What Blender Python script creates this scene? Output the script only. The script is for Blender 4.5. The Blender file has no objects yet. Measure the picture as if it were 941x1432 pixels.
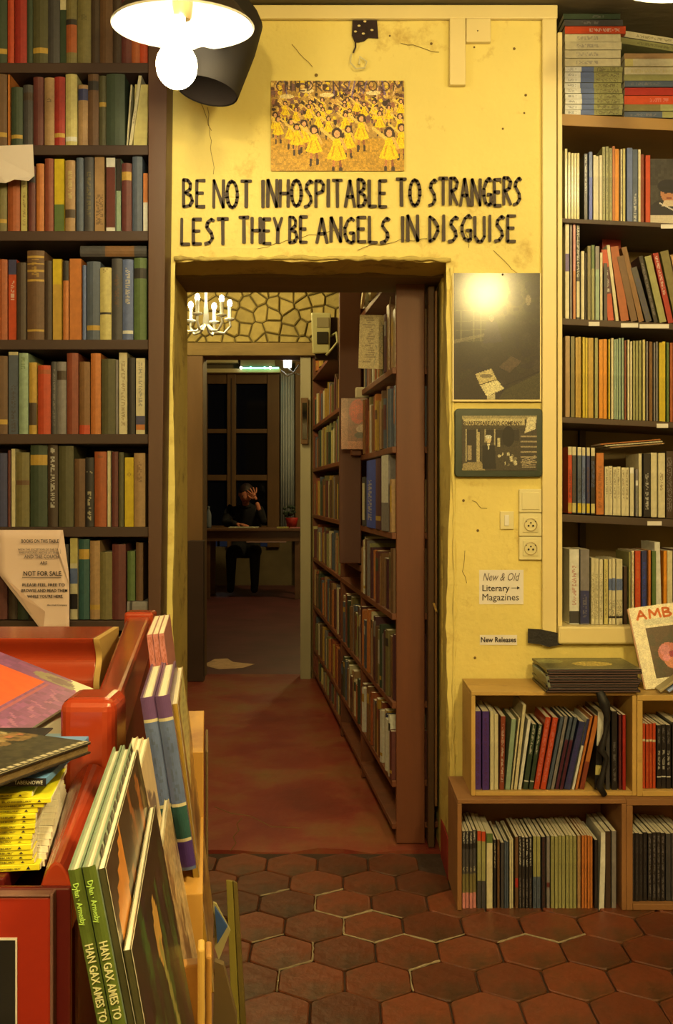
import bpy, math, random, re
import numpy as np
from mathutils import Vector, Matrix

SC = bpy.context.scene
COL = SC.collection
# ------------------------------------------------------------------ camera
F, CX, CY, EYE = 1395.0, 470.5, 690.0, 1.2      # focal length in pixels, horizon row, eye height
cam = bpy.data.cameras.new('camera'); cam.sensor_width = 36; cam.lens = F/1432*36
cam.shift_y = -26/1432; cam.clip_start = .02
camo = bpy.data.objects.new('camera', cam); COL.objects.link(camo)
camo.location = (0, 0, EYE); camo.rotation_euler = (math.pi/2, 0, 0)
SC.camera = camo
# ------------------------------------------------------------------ world, exposure
SC.view_settings.view_transform = 'Standard'; SC.view_settings.look = 'None'
SC.view_settings.exposure = 1.0; SC.view_settings.gamma = 1; SC.view_settings.use_curve_mapping = False
world = bpy.data.worlds.new('night'); SC.world = world; world.use_nodes = True
world.node_tree.nodes['Background'].inputs[0].default_value = (.01, .012, .02, 1)
world.node_tree.nodes['Background'].inputs[1].default_value = .3
LAMP = (1, .745, .27)
def lamp_light(name, loc, watt, radius=.06, color=LAMP, parent=None):
    l = bpy.data.lights.new(name, 'POINT'); l.energy = watt; l.color = color; l.shadow_soft_size = radius
    o = bpy.data.objects.new(name, l); COL.objects.link(o); o.location = loc
    if parent: o.parent = parent; o.location = Vector(loc)-parent.location
    return o
P_LEFT, P_RIGHT, P_BACK, P_BACK2, P_CORR, P_FAR = 1.2, .9, 70, 70, 18, 46
P_CORR2 = 14   # lamp powers

# ------------------------------------------------------------------ helpers
def P(u, v, Y): return Vector(((u-CX)*Y/F, Y, EYE-(v-CY)*Y/F))
def X_(u, Y): return (u-CX)*Y/F
def Z_(v, Y): return EYE-(v-CY)*Y/F
def lin(c): return tuple(((x/255)/12.92 if x/255 <= .04045 else ((x/255+.055)/1.055)**2.4) for x in c)
TINT = (1.12, .92, .45)
def alb(c, g=1.0):
    l = lin(c); return tuple(min(.86, max(.006, l[i]/TINT[i]*g)) for i in range(3))

def nodes(m):
    m.use_nodes = True; n = m.node_tree.nodes; return n, m.node_tree.links, n['Principled BSDF']
_M = {}
def mat(name, c, rough=.6, scale=8, var=.18, bump=.0, stretch=(1, 1, 1), metal=0, emit=None, coat=0, g=1.0, obj_var=0, dirt=None, bscale=None):
    """procedural material: base colour broken up by noise, optional relief, stains and per-object tint"""
    if name in _M: return _M[name]
    m = bpy.data.materials.new(name); n, L, b = nodes(m)
    a = alb(c, g)
    tc = n.new('ShaderNodeTexCoord'); mp = n.new('ShaderNodeMapping'); mp.inputs['Scale'].default_value = stretch
    L.new(tc.outputs['Object'], mp.inputs[0])
    nz = n.new('ShaderNodeTexNoise'); nz.inputs['Scale'].default_value = scale; nz.inputs['Detail'].default_value = 6
    L.new(mp.outputs[0], nz.inputs['Vector'])
    mx = n.new('ShaderNodeMix'); mx.data_type = 'RGBA'
    mx.inputs[6].default_value = (*[x*(1-var*1.6) for x in a], 1); mx.inputs[7].default_value = (*[min(.9, x*(1+var)) for x in a], 1)
    L.new(nz.outputs['Fac'], mx.inputs[0]); out = mx.outputs[2]
    if dirt:
        d, sc_, lo, hi = dirt
        n2 = n.new('ShaderNodeTexNoise'); n2.inputs['Scale'].default_value = sc_; n2.inputs['Detail'].default_value = 9; n2.inputs['Roughness'].default_value = .7
        L.new(mp.outputs[0], n2.inputs['Vector'])
        r = n.new('ShaderNodeMapRange'); r.inputs[1].default_value = lo; r.inputs[2].default_value = hi
        L.new(n2.outputs['Fac'], r.inputs[0])
        m2 = n.new('ShaderNodeMix'); m2.data_type = 'RGBA'; L.new(r.outputs[0], m2.inputs[0]); L.new(out, m2.inputs[6])
        m2.inputs[7].default_value = (*alb(d, g), 1); out = m2.outputs[2]
    if obj_var:
        oi = n.new('ShaderNodeObjectInfo'); hv = n.new('ShaderNodeHueSaturation')
        r = n.new('ShaderNodeMapRange'); r.inputs[3].default_value = 1-obj_var; r.inputs[4].default_value = 1+obj_var
        L.new(oi.outputs['Random'], r.inputs[0]); L.new(r.outputs[0], hv.inputs['Value']); L.new(out, hv.inputs['Color']); out = hv.outputs[0]
    L.new(out, b.inputs['Base Color'])
    b.inputs['Roughness'].default_value = rough; b.inputs['Metallic'].default_value = metal
    if coat: b.inputs['Coat Weight'].default_value = coat; b.inputs['Coat Roughness'].default_value = .12
    if bump:
        bn = n.new('ShaderNodeTexNoise'); bn.inputs['Scale'].default_value = bscale or scale*2.5; bn.inputs['Detail'].default_value = 8
        L.new(mp.outputs[0], bn.inputs['Vector'])
        bp = n.new('ShaderNodeBump'); bp.inputs['Strength'].default_value = bump; bp.inputs['Distance'].default_value = .01
        L.new(bn.outputs['Fac'], bp.inputs['Height']); L.new(bp.outputs[0], b.inputs['Normal'])
    if emit:
        b.inputs['Emission Color'].default_value = (*emit[0], 1); b.inputs['Emission Strength'].default_value = emit[1]
    _M[name] = m; return m
def attr_mat(name, rough=.5, coat=0, bump=.15, scale=120):
    """colour comes from the mesh's own 'Col' attribute (flat print), broken up by fine grain"""
    m = bpy.data.materials.new(name); n, L, b = nodes(m)
    at = n.new('ShaderNodeAttribute'); at.attribute_name = 'Col'
    tc = n.new('ShaderNodeTexCoord'); nz = n.new('ShaderNodeTexNoise'); nz.inputs['Scale'].default_value = scale; nz.inputs['Detail'].default_value = 4
    L.new(tc.outputs['Object'], nz.inputs['Vector'])
    r = n.new('ShaderNodeMapRange'); r.inputs[3].default_value = .68; r.inputs[4].default_value = 1.3
    L.new(nz.outputs['Fac'], r.inputs[0])
    hv = n.new('ShaderNodeHueSaturation'); L.new(r.outputs[0], hv.inputs['Value']); L.new(at.outputs['Color'], hv.inputs['Color'])
    L.new(hv.outputs[0], b.inputs['Base Color']); b.inputs['Roughness'].default_value = rough
    b.inputs['Coat Weight'].default_value = coat; b.inputs['Coat Roughness'].default_value = .15
    bp = n.new('ShaderNodeBump'); bp.inputs['Strength'].default_value = bump; bp.inputs['Distance'].default_value = .002
    L.new(nz.outputs['Fac'], bp.inputs['Height']); L.new(bp.outputs[0], b.inputs['Normal'])
    return m
M_CLOTH = attr_mat('book_cloth', .62, 0, .25, 90)
M_GLOSS = attr_mat('glossy_jacket', .3, .25, .05, 60)
M_PRINT = attr_mat('printed_sheet', .5, 0, .05, 200)
M_PHOTO = attr_mat('glossy_photograph', .6, .45, .0, 200)

def tag(o, label=None, cat=None, group=None, kind=None):
    if label: o['label'] = label
    if cat: o['category'] = cat
    if group: o['group'] = group
    if kind: o['kind'] = kind
    return o
def thing(name, label, cat, loc=(0, 0, 0), group=None, rot=(0, 0, 0), kind=None):
    o = bpy.data.objects.new(name, None); COL.objects.link(o); o.empty_display_size = .05
    o.location = loc; o.rotation_euler = rot
    return tag(o, label, cat, group, kind)

class MB:
    def __init__(s): s.v = []; s.f = []; s.c = []
    def add(s, vs, fs, col=None):
        k = len(s.v); s.v += [tuple(v) for v in vs]; s.f += [tuple(i+k for i in f) for f in fs]; s.c += [col]*len(fs); return s
    def box(s, x0, x1, y0, y1, z0, z1, col=None):
        return s.add([(x0,y0,z0),(x1,y0,z0),(x1,y1,z0),(x0,y1,z0),(x0,y0,z1),(x1,y0,z1),(x1,y1,z1),(x0,y1,z1)],
            [(0,3,2,1),(4,5,6,7),(0,1,5,4),(1,2,6,5),(2,3,7,6),(3,0,4,7)], col)
    def hexa(s, b, t, col=None):     # 4 bottom + 4 top corners, both counter-clockwise seen from above
        return s.add(list(b)+list(t), [(0,3,2,1),(4,5,6,7),(0,1,5,4),(1,2,6,5),(2,3,7,6),(3,0,4,7)], col)
    def prism(s, pts, d, col=None):  # planar polygon pts (3d) swept along vector d
        n = len(pts); d = Vector(d); pts = [Vector(p) for p in pts]
        nn = Vector((0, 0, 0))
        for i in range(n): nn += pts[i].cross(pts[(i+1) % n])
        if nn.dot(d) > 0: pts = pts[::-1]
        vs = pts+[p+d for p in pts]
        return s.add(vs, [tuple(range(n)), tuple(range(2*n-1, n-1, -1))]+[(i, i+n, (i+1) % n+n, (i+1) % n) for i in range(n)], col)
    def tube(s, pts, r, n=8, col=None, cap=True):
        pts = [Vector(p) for p in pts]; rs = r if isinstance(r, (list, tuple)) else [r]*len(pts); k = len(s.v); up = None
        for i, p in enumerate(pts):
            t = (pts[min(i+1, len(pts)-1)]-pts[max(i-1, 0)]).normalized()
            if up is None: up = Vector((0, 0, 1)) if abs(t.z) < .9 else Vector((1, 0, 0))
            a = t.cross(up).normalized(); up = a.cross(t).normalized()
            for j in range(n):
                q = 2*math.pi*j/n; s.v.append(tuple(p+(a*math.cos(q)+up*math.sin(q))*rs[i]))
        m = len(pts)
        for i in range(m-1):
            for j in range(n):
                s.f.append((k+i*n+j, k+(i+1)*n+j, k+(i+1)*n+(j+1) % n, k+i*n+(j+1) % n)); s.c.append(col)
        if cap:
            s.f.append(tuple(k+j for j in range(n))); s.f.append(tuple(k+(m-1)*n+j for j in range(n-1, -1, -1))); s.c += [col]*2
        return s
    def lathe(s, prof, c=(0, 0, 0), n=24, col=None, M=None):   # prof: (radius, height)
        k = len(s.v); c = Vector(c)
        for r, z in prof:
            for j in range(n):
                q = 2*math.pi*j/n; p = Vector((r*math.cos(q), r*math.sin(q), z))
                s.v.append(tuple((M @ p if M else p)+c))
        for i in range(len(prof)-1):
            for j in range(n):
                s.f.append((k+i*n+j, k+i*n+(j+1) % n, k+(i+1)*n+(j+1) % n, k+(i+1)*n+j)); s.c.append(col)
        return s
    def ball(s, c, r, n=12, m=8, sc=(1, 1, 1), col=None):
        prof = [(max(1e-5, math.sin(math.pi*i/m))*r, -math.cos(math.pi*i/m)*r) for i in range(m+1)]
        return s.lathe(prof, c, n, col, Matrix.Diagonal(sc))
    def build(s, name, m, parent=None, bevel=0, smooth=False, colattr=False, kind=None, seg=2, link=True):
        me = bpy.data.meshes.new(name); me.from_pydata(s.v, [], s.f)
        if m: me.materials.append(m)
        if colattr:
            at = me.color_attributes.new('Col', 'FLOAT_COLOR', 'CORNER')
            buf = np.empty((len(me.loops), 4), np.float32); k = 0
            for f, c in zip(s.f, s.c):
                buf[k:k+len(f), :3] = c if c is not None else (.5, .5, .5); buf[k:k+len(f), 3] = 1; k += len(f)
            at.data.foreach_set('color', buf.ravel())
        if smooth: me.shade_smooth()
        o = bpy.data.objects.new(name, me); COL.objects.link(o)
        if parent:
            o.parent = parent
            if parent.get('_w', True) and parent.type == 'EMPTY' and tuple(parent.rotation_euler) == (0, 0, 0): o.location = -parent.location
        if bevel:
            b = o.modifiers.new('bevel', 'BEVEL'); b.width = bevel; b.segments = seg; b.limit_method = 'ANGLE'
        if kind: o['kind'] = kind
        return o
def bx(name, m, parent, x0, x1, y0, y1, z0, z1, bevel=.0015, **k):
    return MB().box(x0, x1, y0, y1, z0, z1).build(name, m, parent, bevel, **k)

def text(name, s, size, loc, m, parent=None, rot=(math.pi/2, 0, 0), width=None, height=None, bold=.0, shear=0, align='CENTER', depth=.0002, space=1):
    c = bpy.data.curves.new(name, 'FONT'); c.body = s; c.size = size; c.align_x = align; c.offset = bold; c.extrude = depth; c.shear = shear
    c.resolution_u = 2; c.space_character = space; c.materials.append(m)
    o = bpy.data.objects.new(name, c); me = bpy.data.meshes.new_from_object(o); bpy.data.objects.remove(o); bpy.data.curves.remove(c)
    me.name = name
    if width:
        co = np.empty(len(me.vertices)*3, np.float32); me.vertices.foreach_get('co', co); co = co.reshape(-1, 3); lo, hi = co.min(0), co.max(0)
        kx = width/max(1e-9, hi[0]-lo[0]); co[:, 0] = (co[:, 0]-(lo[0]+hi[0])/2)*kx; co[:, 1] *= height/max(1e-9, hi[1]-lo[1]) if height else kx
        me.vertices.foreach_set('co', co.ravel())
    me.materials.clear(); me.materials.append(m)
    o = bpy.data.objects.new(name, me); COL.objects.link(o); o.location = loc; o.rotation_euler = rot
    if parent:
        o.parent = parent
        if parent.type == 'EMPTY' and tuple(parent.rotation_euler) == (0, 0, 0): o.location = Vector(loc)-parent.location
    return o

# ------------------------------------------------------------------ stroke lettering (painted by hand)
def arc(cx, cy, rx, ry, a0, a1, n=10): return [(cx+rx*math.cos(math.radians(a0+(a1-a0)*i/n)), cy+ry*math.sin(math.radians(a0+(a1-a0)*i/n))) for i in range(n+1)]
SF = {
 'A': [[(0,0),(.5,1),(1,0)],[(.2,.38),(.8,.38)]], 'B': [[(0,0),(0,1)],[(0,1),(.5,.98),(.8,.85),(.75,.65),(.2,.52)],[(.2,.52),(.8,.42),(1,.22),(.7,.04),(0,0)]],
 'C': [arc(.6,.5,.6,.5,60,300)], 'D': [[(0,0),(0,1)],[(0,1),(.5,.88),(.95,.6),(.95,.42),(.5,.1),(0,0)]],
 'E': [[(1,1),(0,1),(0,0),(1,0)],[(0,.52),(.8,.52)]], 'G': [[(.95,.9),(.7,1),(.35,.88),(.05,.6),(.05,.35),(.3,.08),(.7,0),(.95,.05),(.95,.4),(.55,.4)]],
 'H': [[(0,0),(0,1)],[(1,0),(1,1)],[(0,.5),(1,.5)]], 'I': [[(.5,0),(.5,1)]], 'L': [[(0,1),(0,0),(1,0)]],
 'M': [[(0,0),(.1,1),(.5,.3),(.9,1),(1,0)]], 'N': [[(0,0),(0,1),(1,0),(1,1)]], 'O': [arc(.5,.5,.5,.5,90,450,14)],
 'P': [[(0,0),(0,1),(.6,1),(1,.85),(.9,.6),(.1,.5)]], 'R': [[(0,0),(0,1),(.6,1),(1,.85),(.8,.6),(.1,.5)],[(.2,.5),(1,0)]],
 'S': [[(1,.93),(.75,1),(.3,.85),(.2,.68),(.75,.42),(.85,.22),(.5,.05),(0,0)]], 'T': [[(0,1),(1,1)],[(.5,1),(.5,0)]],
 'U': [[(0,1),(0,.2),(.3,0),(.7,0),(1,.2),(1,1)]], 'Y': [[(0,1),(.5,.5),(1,1)],[(.5,.5),(.45,0)]], 'K': [[(0,0),(0,1)],[(1,1),(0,.5),(1,0)]]}
SW = {'I': .3, 'E': .8, 'L': .8, 'N': 1.05, 'O': 1.15, 'H': .95, 'A': 1.1, 'T': 1.05, 'M': 1.3, 'G': 1.05, 'U': 1}
def strokes(word, x0, x1, yb, yt, gap=.32, rnd=None):
    """polylines of a hand-painted word inside the box, letters narrow and uneven"""
    ws = [SW.get(c, .9) for c in word]; tot = sum(ws)+gap*(len(word)-1); k = (x1-x0)/tot; x = x0; out = []
    for c, w in zip(word, ws):
        h = yt-yb; dy = rnd.uniform(-.03, .03)*h if rnd else 0; dh = rnd.uniform(-.03, .03)*h if rnd else 0; sl = rnd.uniform(-.04, .04)*w*k if rnd else 0
        for st in SF[c]: out.append([(x+p[0]*w*k+sl*p[1], yb+dy+p[1]*(h+dh)) for p in st])
        x += (w+gap)*k
    return out
def stroke_mesh(mb, poly, wid, Y, t=.0008, rnd=None):
    for a, b in zip(poly, poly[1:]):
        a = Vector((a[0], a[1])); b = Vector((b[0], b[1])); d = b-a; L_ = d.length
        if L_ < 1e-6: continue
        d /= L_; n = Vector((-d.y, d.x)); w0 = wid*(.5+(rnd.uniform(-.07, .09) if rnd else 0)); w1 = wid*(.5+(rnd.uniform(-.07, .09) if rnd else 0)); e = d*wid*.28
        q = [a-e+n*w0*.7, a+n*w0, b+n*w1, b+e+n*w1*.7, b+e-n*w1*.7, b-n*w1, a-n*w0, a-e-n*w0*.7]
        mb.prism([(p.x, Y, p.y) for p in q], (0, -t, 0))

# ------------------------------------------------------------------ flat prints: a tiny painter on a grid, one quad per cell
class Img:
    def __init__(s, w, h, bg): s.w, s.h = w, h; s.a = np.empty((h, w, 3), np.float32); s.a[:] = bg; s.yy, s.xx = np.mgrid[0:h, 0:w]+.5
    def put(s, m, c, k=1.0): s.a[m] = s.a[m]*(1-k)+np.array(c, np.float32)*k
    def ell(s, x, y, rx, ry, c, k=1.0): s.put(((s.xx-x)/rx)**2+((s.yy-y)/ry)**2 <= 1, c, k)
    def rect(s, x0, y0, x1, y1, c, k=1.0): s.put((s.xx >= x0) & (s.xx < x1) & (s.yy >= y0) & (s.yy < y1), c, k)
    def poly(s, pts, c, k=1.0):
        ins = np.zeros((s.h, s.w), bool); n = len(pts)
        for i in range(n):
            (xa, ya), (xb, yb) = pts[i], pts[(i+1) % n]
            if ya == yb: continue
            ins ^= ((ya > s.yy) != (yb > s.yy)) & (s.xx < (xb-xa)*(s.yy-ya)/(yb-ya)+xa)
        s.put(ins, c, k)
    def line(s, x0, y0, x1, y1, w, c, k=1.0):
        dx, dy = x1-x0, y1-y0; q = np.clip(((s.xx-x0)*dx+(s.yy-y0)*dy)/(dx*dx+dy*dy+1e-9), 0, 1)
        s.put((s.xx-x0-q*dx)**2+(s.yy-y0-q*dy)**2 <= w*w/4, c, k)
    def noise(s, k, seed=0, cell=1):
        r = np.random.RandomState(seed).rand(s.h//cell+1, s.w//cell+1)
        s.a *= (1+(np.kron(r, np.ones((cell, cell)))[:s.h, :s.w, None]-.5)*2*k)
    def mesh(s, w, h, t=.001, g=1.0, side=(200, 180, 120)):
        """a sheet in its own x-z plane (front faces -y), w by h metres, t thick"""
        mb = MB(); W, Hh = s.w, s.h
        lin_ = np.clip(s.a, 0, 255)/255; lin_ = np.where(lin_ <= .04045, lin_/12.92, ((lin_+.055)/1.055)**2.4)/np.array(TINT)*g
        lin_ = np.clip(lin_, .006, .86)
        xs = np.linspace(0, w, W+1); zs = np.linspace(h, 0, Hh+1)
        mb.v = [(float(x), 0., float(z)) for z in zs for x in xs]
        for j in range(Hh):
            r = j*(W+1)
            for i in range(W): mb.f.append((r+i, r+W+1+i, r+W+2+i, r+i+1)); mb.c.append(lin_[j, i])
        sd = alb(side, g); mb.add([(0,0,0),(w,0,0),(w,t,0),(0,t,0),(0,0,h),(w,0,h),(w,t,h),(0,t,h)], [(0,3,2,1),(4,5,6,7),(1,2,6,5),(2,3,7,6),(3,0,4,7)], sd)
        return mb
# ================================================================== THE SETTING
R = random.Random(7)
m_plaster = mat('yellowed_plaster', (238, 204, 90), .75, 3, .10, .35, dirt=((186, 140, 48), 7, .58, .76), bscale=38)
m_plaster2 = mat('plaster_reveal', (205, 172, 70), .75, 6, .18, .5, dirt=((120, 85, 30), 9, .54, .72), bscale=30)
m_trim = mat('cream_painted_wood', (236, 202, 108), .45, 5, .07, .08, dirt=((180, 150, 80), 12, .66, .8))
m_timber = mat('old_brown_timber', (125, 82, 32), .6, 4, .4, .4, stretch=(1, 1, .18), bscale=22)
m_wood_red = mat('reddish_brown_board', (112, 56, 22), .55, 5, .35, .2, stretch=(2, 2, .15))
m_darkshelf = mat('dark_stained_shelf', (62, 38, 22), .6, 5, .3, .15, stretch=(.3, 1, 1))
m_lintel = mat('shadowed_lintel_wood', (128, 98, 44), .7, 5, .35, .5, stretch=(.2, 1, 1))  # brown wood of the doorway's lintel board
m_ceil = mat('ceiling_paint', (165, 140, 85), .8, 4, .15, .2)
m_oldwall = mat('old_wall_paint', (150, 120, 60), .8, 4, .25, .2)
m_beam = mat('ceiling_beam_wood', (110, 92, 48), .7, 6, .4, .6, stretch=(.3, 1, 1))
m_grout = mat('dark_grout', (62, 38, 20), .9, 20, .3, .3)
m_mortar = mat('white_mortar', (165, 140, 85), .9, 40, .3, .4)
def hull(name, mb, m, **k):
    o = mb.build(name, m, **k); o['kind'] = 'structure'; return o
YW, YB = 3.1, 3.55                       # the door wall: front and back
OX0, OX1, OZ = -.505, .345, 1.922        # the doorway
CEIL = 2.735
def rough_wall():
    """the door wall as a fine sheet of plaster round the doorway, edges worn uneven, backed by a solid"""
    mb = MB(); rr = random.Random(3)
    X0, X1 = -.556, .668
    xs = [X0, OX0]+[OX0+(OX1-OX0)*i/28 for i in range(1, 29)]+[OX1+(X1-OX1)*i/10 for i in range(1, 11)]
    zs = [i*OZ/44 for i in range(45)]+[OZ+(CEIL-OZ)*i/20 for i in range(1, 21)]
    depth = [0, .02, .12, .2]
    idx = {}
    def jit(x, z, k):
        ox = oz = oy = 0
        if abs(x-OX0) < 1e-6 and z <= OZ+1e-6: ox = -.004*math.sin(z*9+k)-.003*rr.random()
        if abs(x-OX1) < 1e-6 and z <= OZ+1e-6: ox = .006*math.sin(z*6+k)+.005*rr.random()
        if abs(z-OZ) < 1e-6 and OX0-.01 <= x <= OX1+.01: oz = .006*rr.random()+.004*math.sin(x*17)
        return ox, oz
    def vid(x, y, z, k):
        key = (round(x, 5), k, round(z, 5))
        if key not in idx:
            ox, oz = jit(x, z, k); ox -= .1*(y-YW) if abs(x-OX0) < 1e-6 else 0; dy = .0028+(math.sin(x*5+z*3)*.0015+math.sin(x*11-z*7)*.001) if k == 0 else 0
            if k == 0 and (ox or oz): dy += .008*rr.random()
            idx[key] = len(mb.v); mb.v.append((x+ox, y+dy, z+oz))
        return idx[key]
    for i in range(len(xs)-1):
        for j in range(len(zs)-1):
            if xs[i] >= OX0-1e-6 and xs[i+1] <= OX1+1e-6 and zs[j+1] <= OZ+1e-6: continue
            a = [vid(xs[i], YW, zs[j], 0), vid(xs[i+1], YW, zs[j], 0), vid(xs[i+1], YW, zs[j+1], 0), vid(xs[i], YW, zs[j+1], 0)]
            mb.f.append(tuple(a)); mb.c.append(None)
    for k in range(3):
        y0, y1 = YW+depth[k], YW+depth[k+1]
        for j in range(44):
            for x, fl in ((OX0, 0), (OX1, 1)):
                q = (vid(x, y0, zs[j], k), vid(x, y1, zs[j], k+1), vid(x, y1, zs[j+1], k+1), vid(x, y0, zs[j+1], k))
                mb.f.append(q if not fl else q[::-1]); mb.c.append(None)
        for i in range(1, 29):
            mb.f.append((vid(xs[i], y0, OZ, k), vid(xs[i], y1, OZ, k+1), vid(xs[i+1], y1, OZ, k+1), vid(xs[i+1], y0, OZ, k))[::-1]); mb.c.append(None)
    return mb
w = hull('wall_door', rough_wall(), m_plaster, smooth=False)
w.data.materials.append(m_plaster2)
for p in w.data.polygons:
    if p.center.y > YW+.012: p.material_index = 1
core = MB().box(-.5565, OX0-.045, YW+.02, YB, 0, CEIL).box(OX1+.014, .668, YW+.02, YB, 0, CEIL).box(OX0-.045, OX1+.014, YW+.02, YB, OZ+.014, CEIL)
o = core.build('plaster_core', m_plaster2, w)
# ridge of thick old plaster along the right of the doorway and above it
def crust(pts, r, seed):
    rr = random.Random(seed); mb = MB(); q = []
    for a, b in zip(pts, pts[1:]):
        n = 24
        for i in range(n): q.append(Vector(a).lerp(Vector(b), i/n)+Vector((rr.uniform(-1, 1), 0, rr.uniform(-1, 1)))*.0025)
    q.append(Vector(pts[-1])); return mb.tube(q, [r*rr.uniform(.5, 1.3) for _ in q], 6)
crust([(.362, YW+.002, .02), (.366, YW+.002, 1.0), (.358, YW+.002, 1.9)], .006, 2).build('plaster_ridge', m_plaster, w, smooth=True)
crust([(OX0, YW, OZ+.006), (0, YW, OZ+.010), (OX1+.01, YW, OZ+.004)], .007, 5).build('plaster_ridge', m_plaster2, w, smooth=True)
m_crack = mat('plaster_crack', (120, 90, 35), .9)
for k, (u, v, n, du, dv) in enumerate([(290, 150, 12, 0, 8), (278, 130, 7, 3, 9), (408, 62, 6, 5, 6), (360, 348, 14, 9, -2), (500, 350, 12, 9, -1), (690, 350, 8, 6, 5), (560, 60, 8, 8, 1), (650, 320, 5, 2, 8), (650, 770, 6, 1, 9), (660, 700, 5, 6, 3)]):
    rr = random.Random(k); pts = []; uu, vv = u, v
    for i in range(n): pts.append(P(uu, vv, YW-.0004)); uu += du+rr.uniform(-3, 3); vv += dv+rr.uniform(-3, 3)
    MB().tube(pts, .0007, 4).build('crack', m_crack, w)
for k, (u, v, r_) in enumerate([(603, 61, 2), (663, 66, 1.5), (719, 68, 2), (703, 180, 1.6), (733, 158, 1.5), (735, 133, 2), (545, 50, 1.5), (442, 105, 2.5), (700, 255, 1.5), (648, 700, 2), (668, 742, 2), (720, 800, 1.5), (664, 920, 2)]):
    MB().ball(P(u, v, YW+.001), r_/450, 7, 5, (1, .4, 1)).build('nail_hole', m_crack, w)
# wood inside the doorway: lintel board and left jamb strip
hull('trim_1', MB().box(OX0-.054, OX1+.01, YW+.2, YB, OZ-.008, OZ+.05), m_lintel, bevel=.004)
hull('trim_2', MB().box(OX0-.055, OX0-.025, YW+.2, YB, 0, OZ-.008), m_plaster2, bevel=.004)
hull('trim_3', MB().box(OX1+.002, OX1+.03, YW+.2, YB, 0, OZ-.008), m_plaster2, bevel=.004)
# painted mouldings on the wall
hull('trim_4', MB().box(-.556, .684, YW-.016, YW-.0005, Z_(29, YW), Z_(10, YW)), m_trim, bevel=.003)
hull('trim_5', MB().box(X_(757, YW), X_(777, YW), YW-.016, YW-.0005, Z_(903, YW), Z_(29, YW)-.0005), m_trim, bevel=.003)
hull('trim_6', MB().box(-.556, 1.7, YW-.06, YW+.3, Z_(8, YW), CEIL-.0005), m_beam, bevel=.003)
# niche for the right bookcase: side board, back, wall below it
NX0, NX1, NB, NF = .700, 1.52, 3.42, 3.1
hull('wall_niche_back', MB().box(.668, 1.7, NB, NB+.1, .7, CEIL), m_oldwall)
hull('trim_7', MB().box(X_(779, YW), NX0, YW-.008, NB, Z_(895, YW)+.01, 2.63), m_trim, bevel=.002)
hull('wall_below_niche', MB().box(.668, 1.7, YW+.001, NB, 0, .735), m_plaster)
hull('trim_8', MB().box(X_(778, YW), 1.69, YW-.03, NB, .736, .79), m_trim, bevel=.006)
# red skirting at the foot of the wall
m_redpaint = mat('red_skirting_paint', (130, 26, 16), .5, 12, .3, .2, dirt=((150, 120, 70), 20, .66, .74), g=1.4)
hull('baseboard_right', MB().box(OX1+.004, .668, YW-.008, YW, 0, .13).box(OX1-.001, OX1+.004, YW-.008, YW+.2, 0, .13), m_redpaint, bevel=.002)
# outer room, only its light and a few reflections reach the picture
hull('ceiling', MB().box(-1.7, 1.8, -1.6, YW+.4, CEIL, CEIL+.1), m_ceil)
hull('wall_left', MB().box(-1.75, -1.65, -1.6, 3.4, 0, CEIL), m_oldwall)
hull('wall_right', MB().box(1.7, 1.8, -1.6, 3.52, 0, CEIL), m_oldwall)
hull('wall_behind_camera', MB().box(-1.75, 1.8, -1.7, -1.6, 0, CEIL), m_oldwall)
# corridor room
hull('wall_corridor_left', MB().box(-1.75, -1.65, YB, 6.45, 0, 2.9), m_oldwall)
hull('wall_corridor_right', MB().box(.66, .76, YB, 6.6, 0, 2.9), m_oldwall)
hull('ceiling_corridor', MB().box(-1.75, .76, YW+.42, 6.6, 2.9, 3), m_ceil)
hull('wall_corridor_front', MB().box(-1.75, -.56, YB-.1, YB, 0, 2.9), m_oldwall)
# floor
fl = hull('floor', MB().box(-1.75, 1.8, -1.7, 3.32, -.1, 0), m_grout)
m_conc = mat('red_painted_concrete', (116, 44, 24), .36, 2.2, .5, .4, dirt=((104, 68, 28), 2.2, .46, .66), bscale=9, g=1.7)
rr = random.Random(5)
edge = [(-1.75+3.55*i/40, 3.34+.018*math.sin(i*1.7)+rr.uniform(-.012, .012), .004) for i in range(41)]
cf = hull('floor_corridor', MB().prism([(1.8, 6.6, .004), (-1.75, 6.6, .004)]+edge, (0, 0, -.1)), m_conc)
for pts in ([(322, 1192), (330, 1181), (326, 1172), (334, 1163), (331, 1154), (338, 1146)], [(300, 1130), (322, 1139), (350, 1143), (380, 1158), (420, 1160)]):
    MB().tube([P(u, v, EYE*F/(v-CY)) + Vector((0, 0, .0045)) for u, v in pts], .0018, 4).build('floor_crack', m_crack, cf)
hull('floor_far_room', MB().box(-4, 1.5, 6.6, 13.3, -.1, .004), mat('dark_red_floor', (88, 40, 30), .5, 3, .4, .3, g=1.2))
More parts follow.
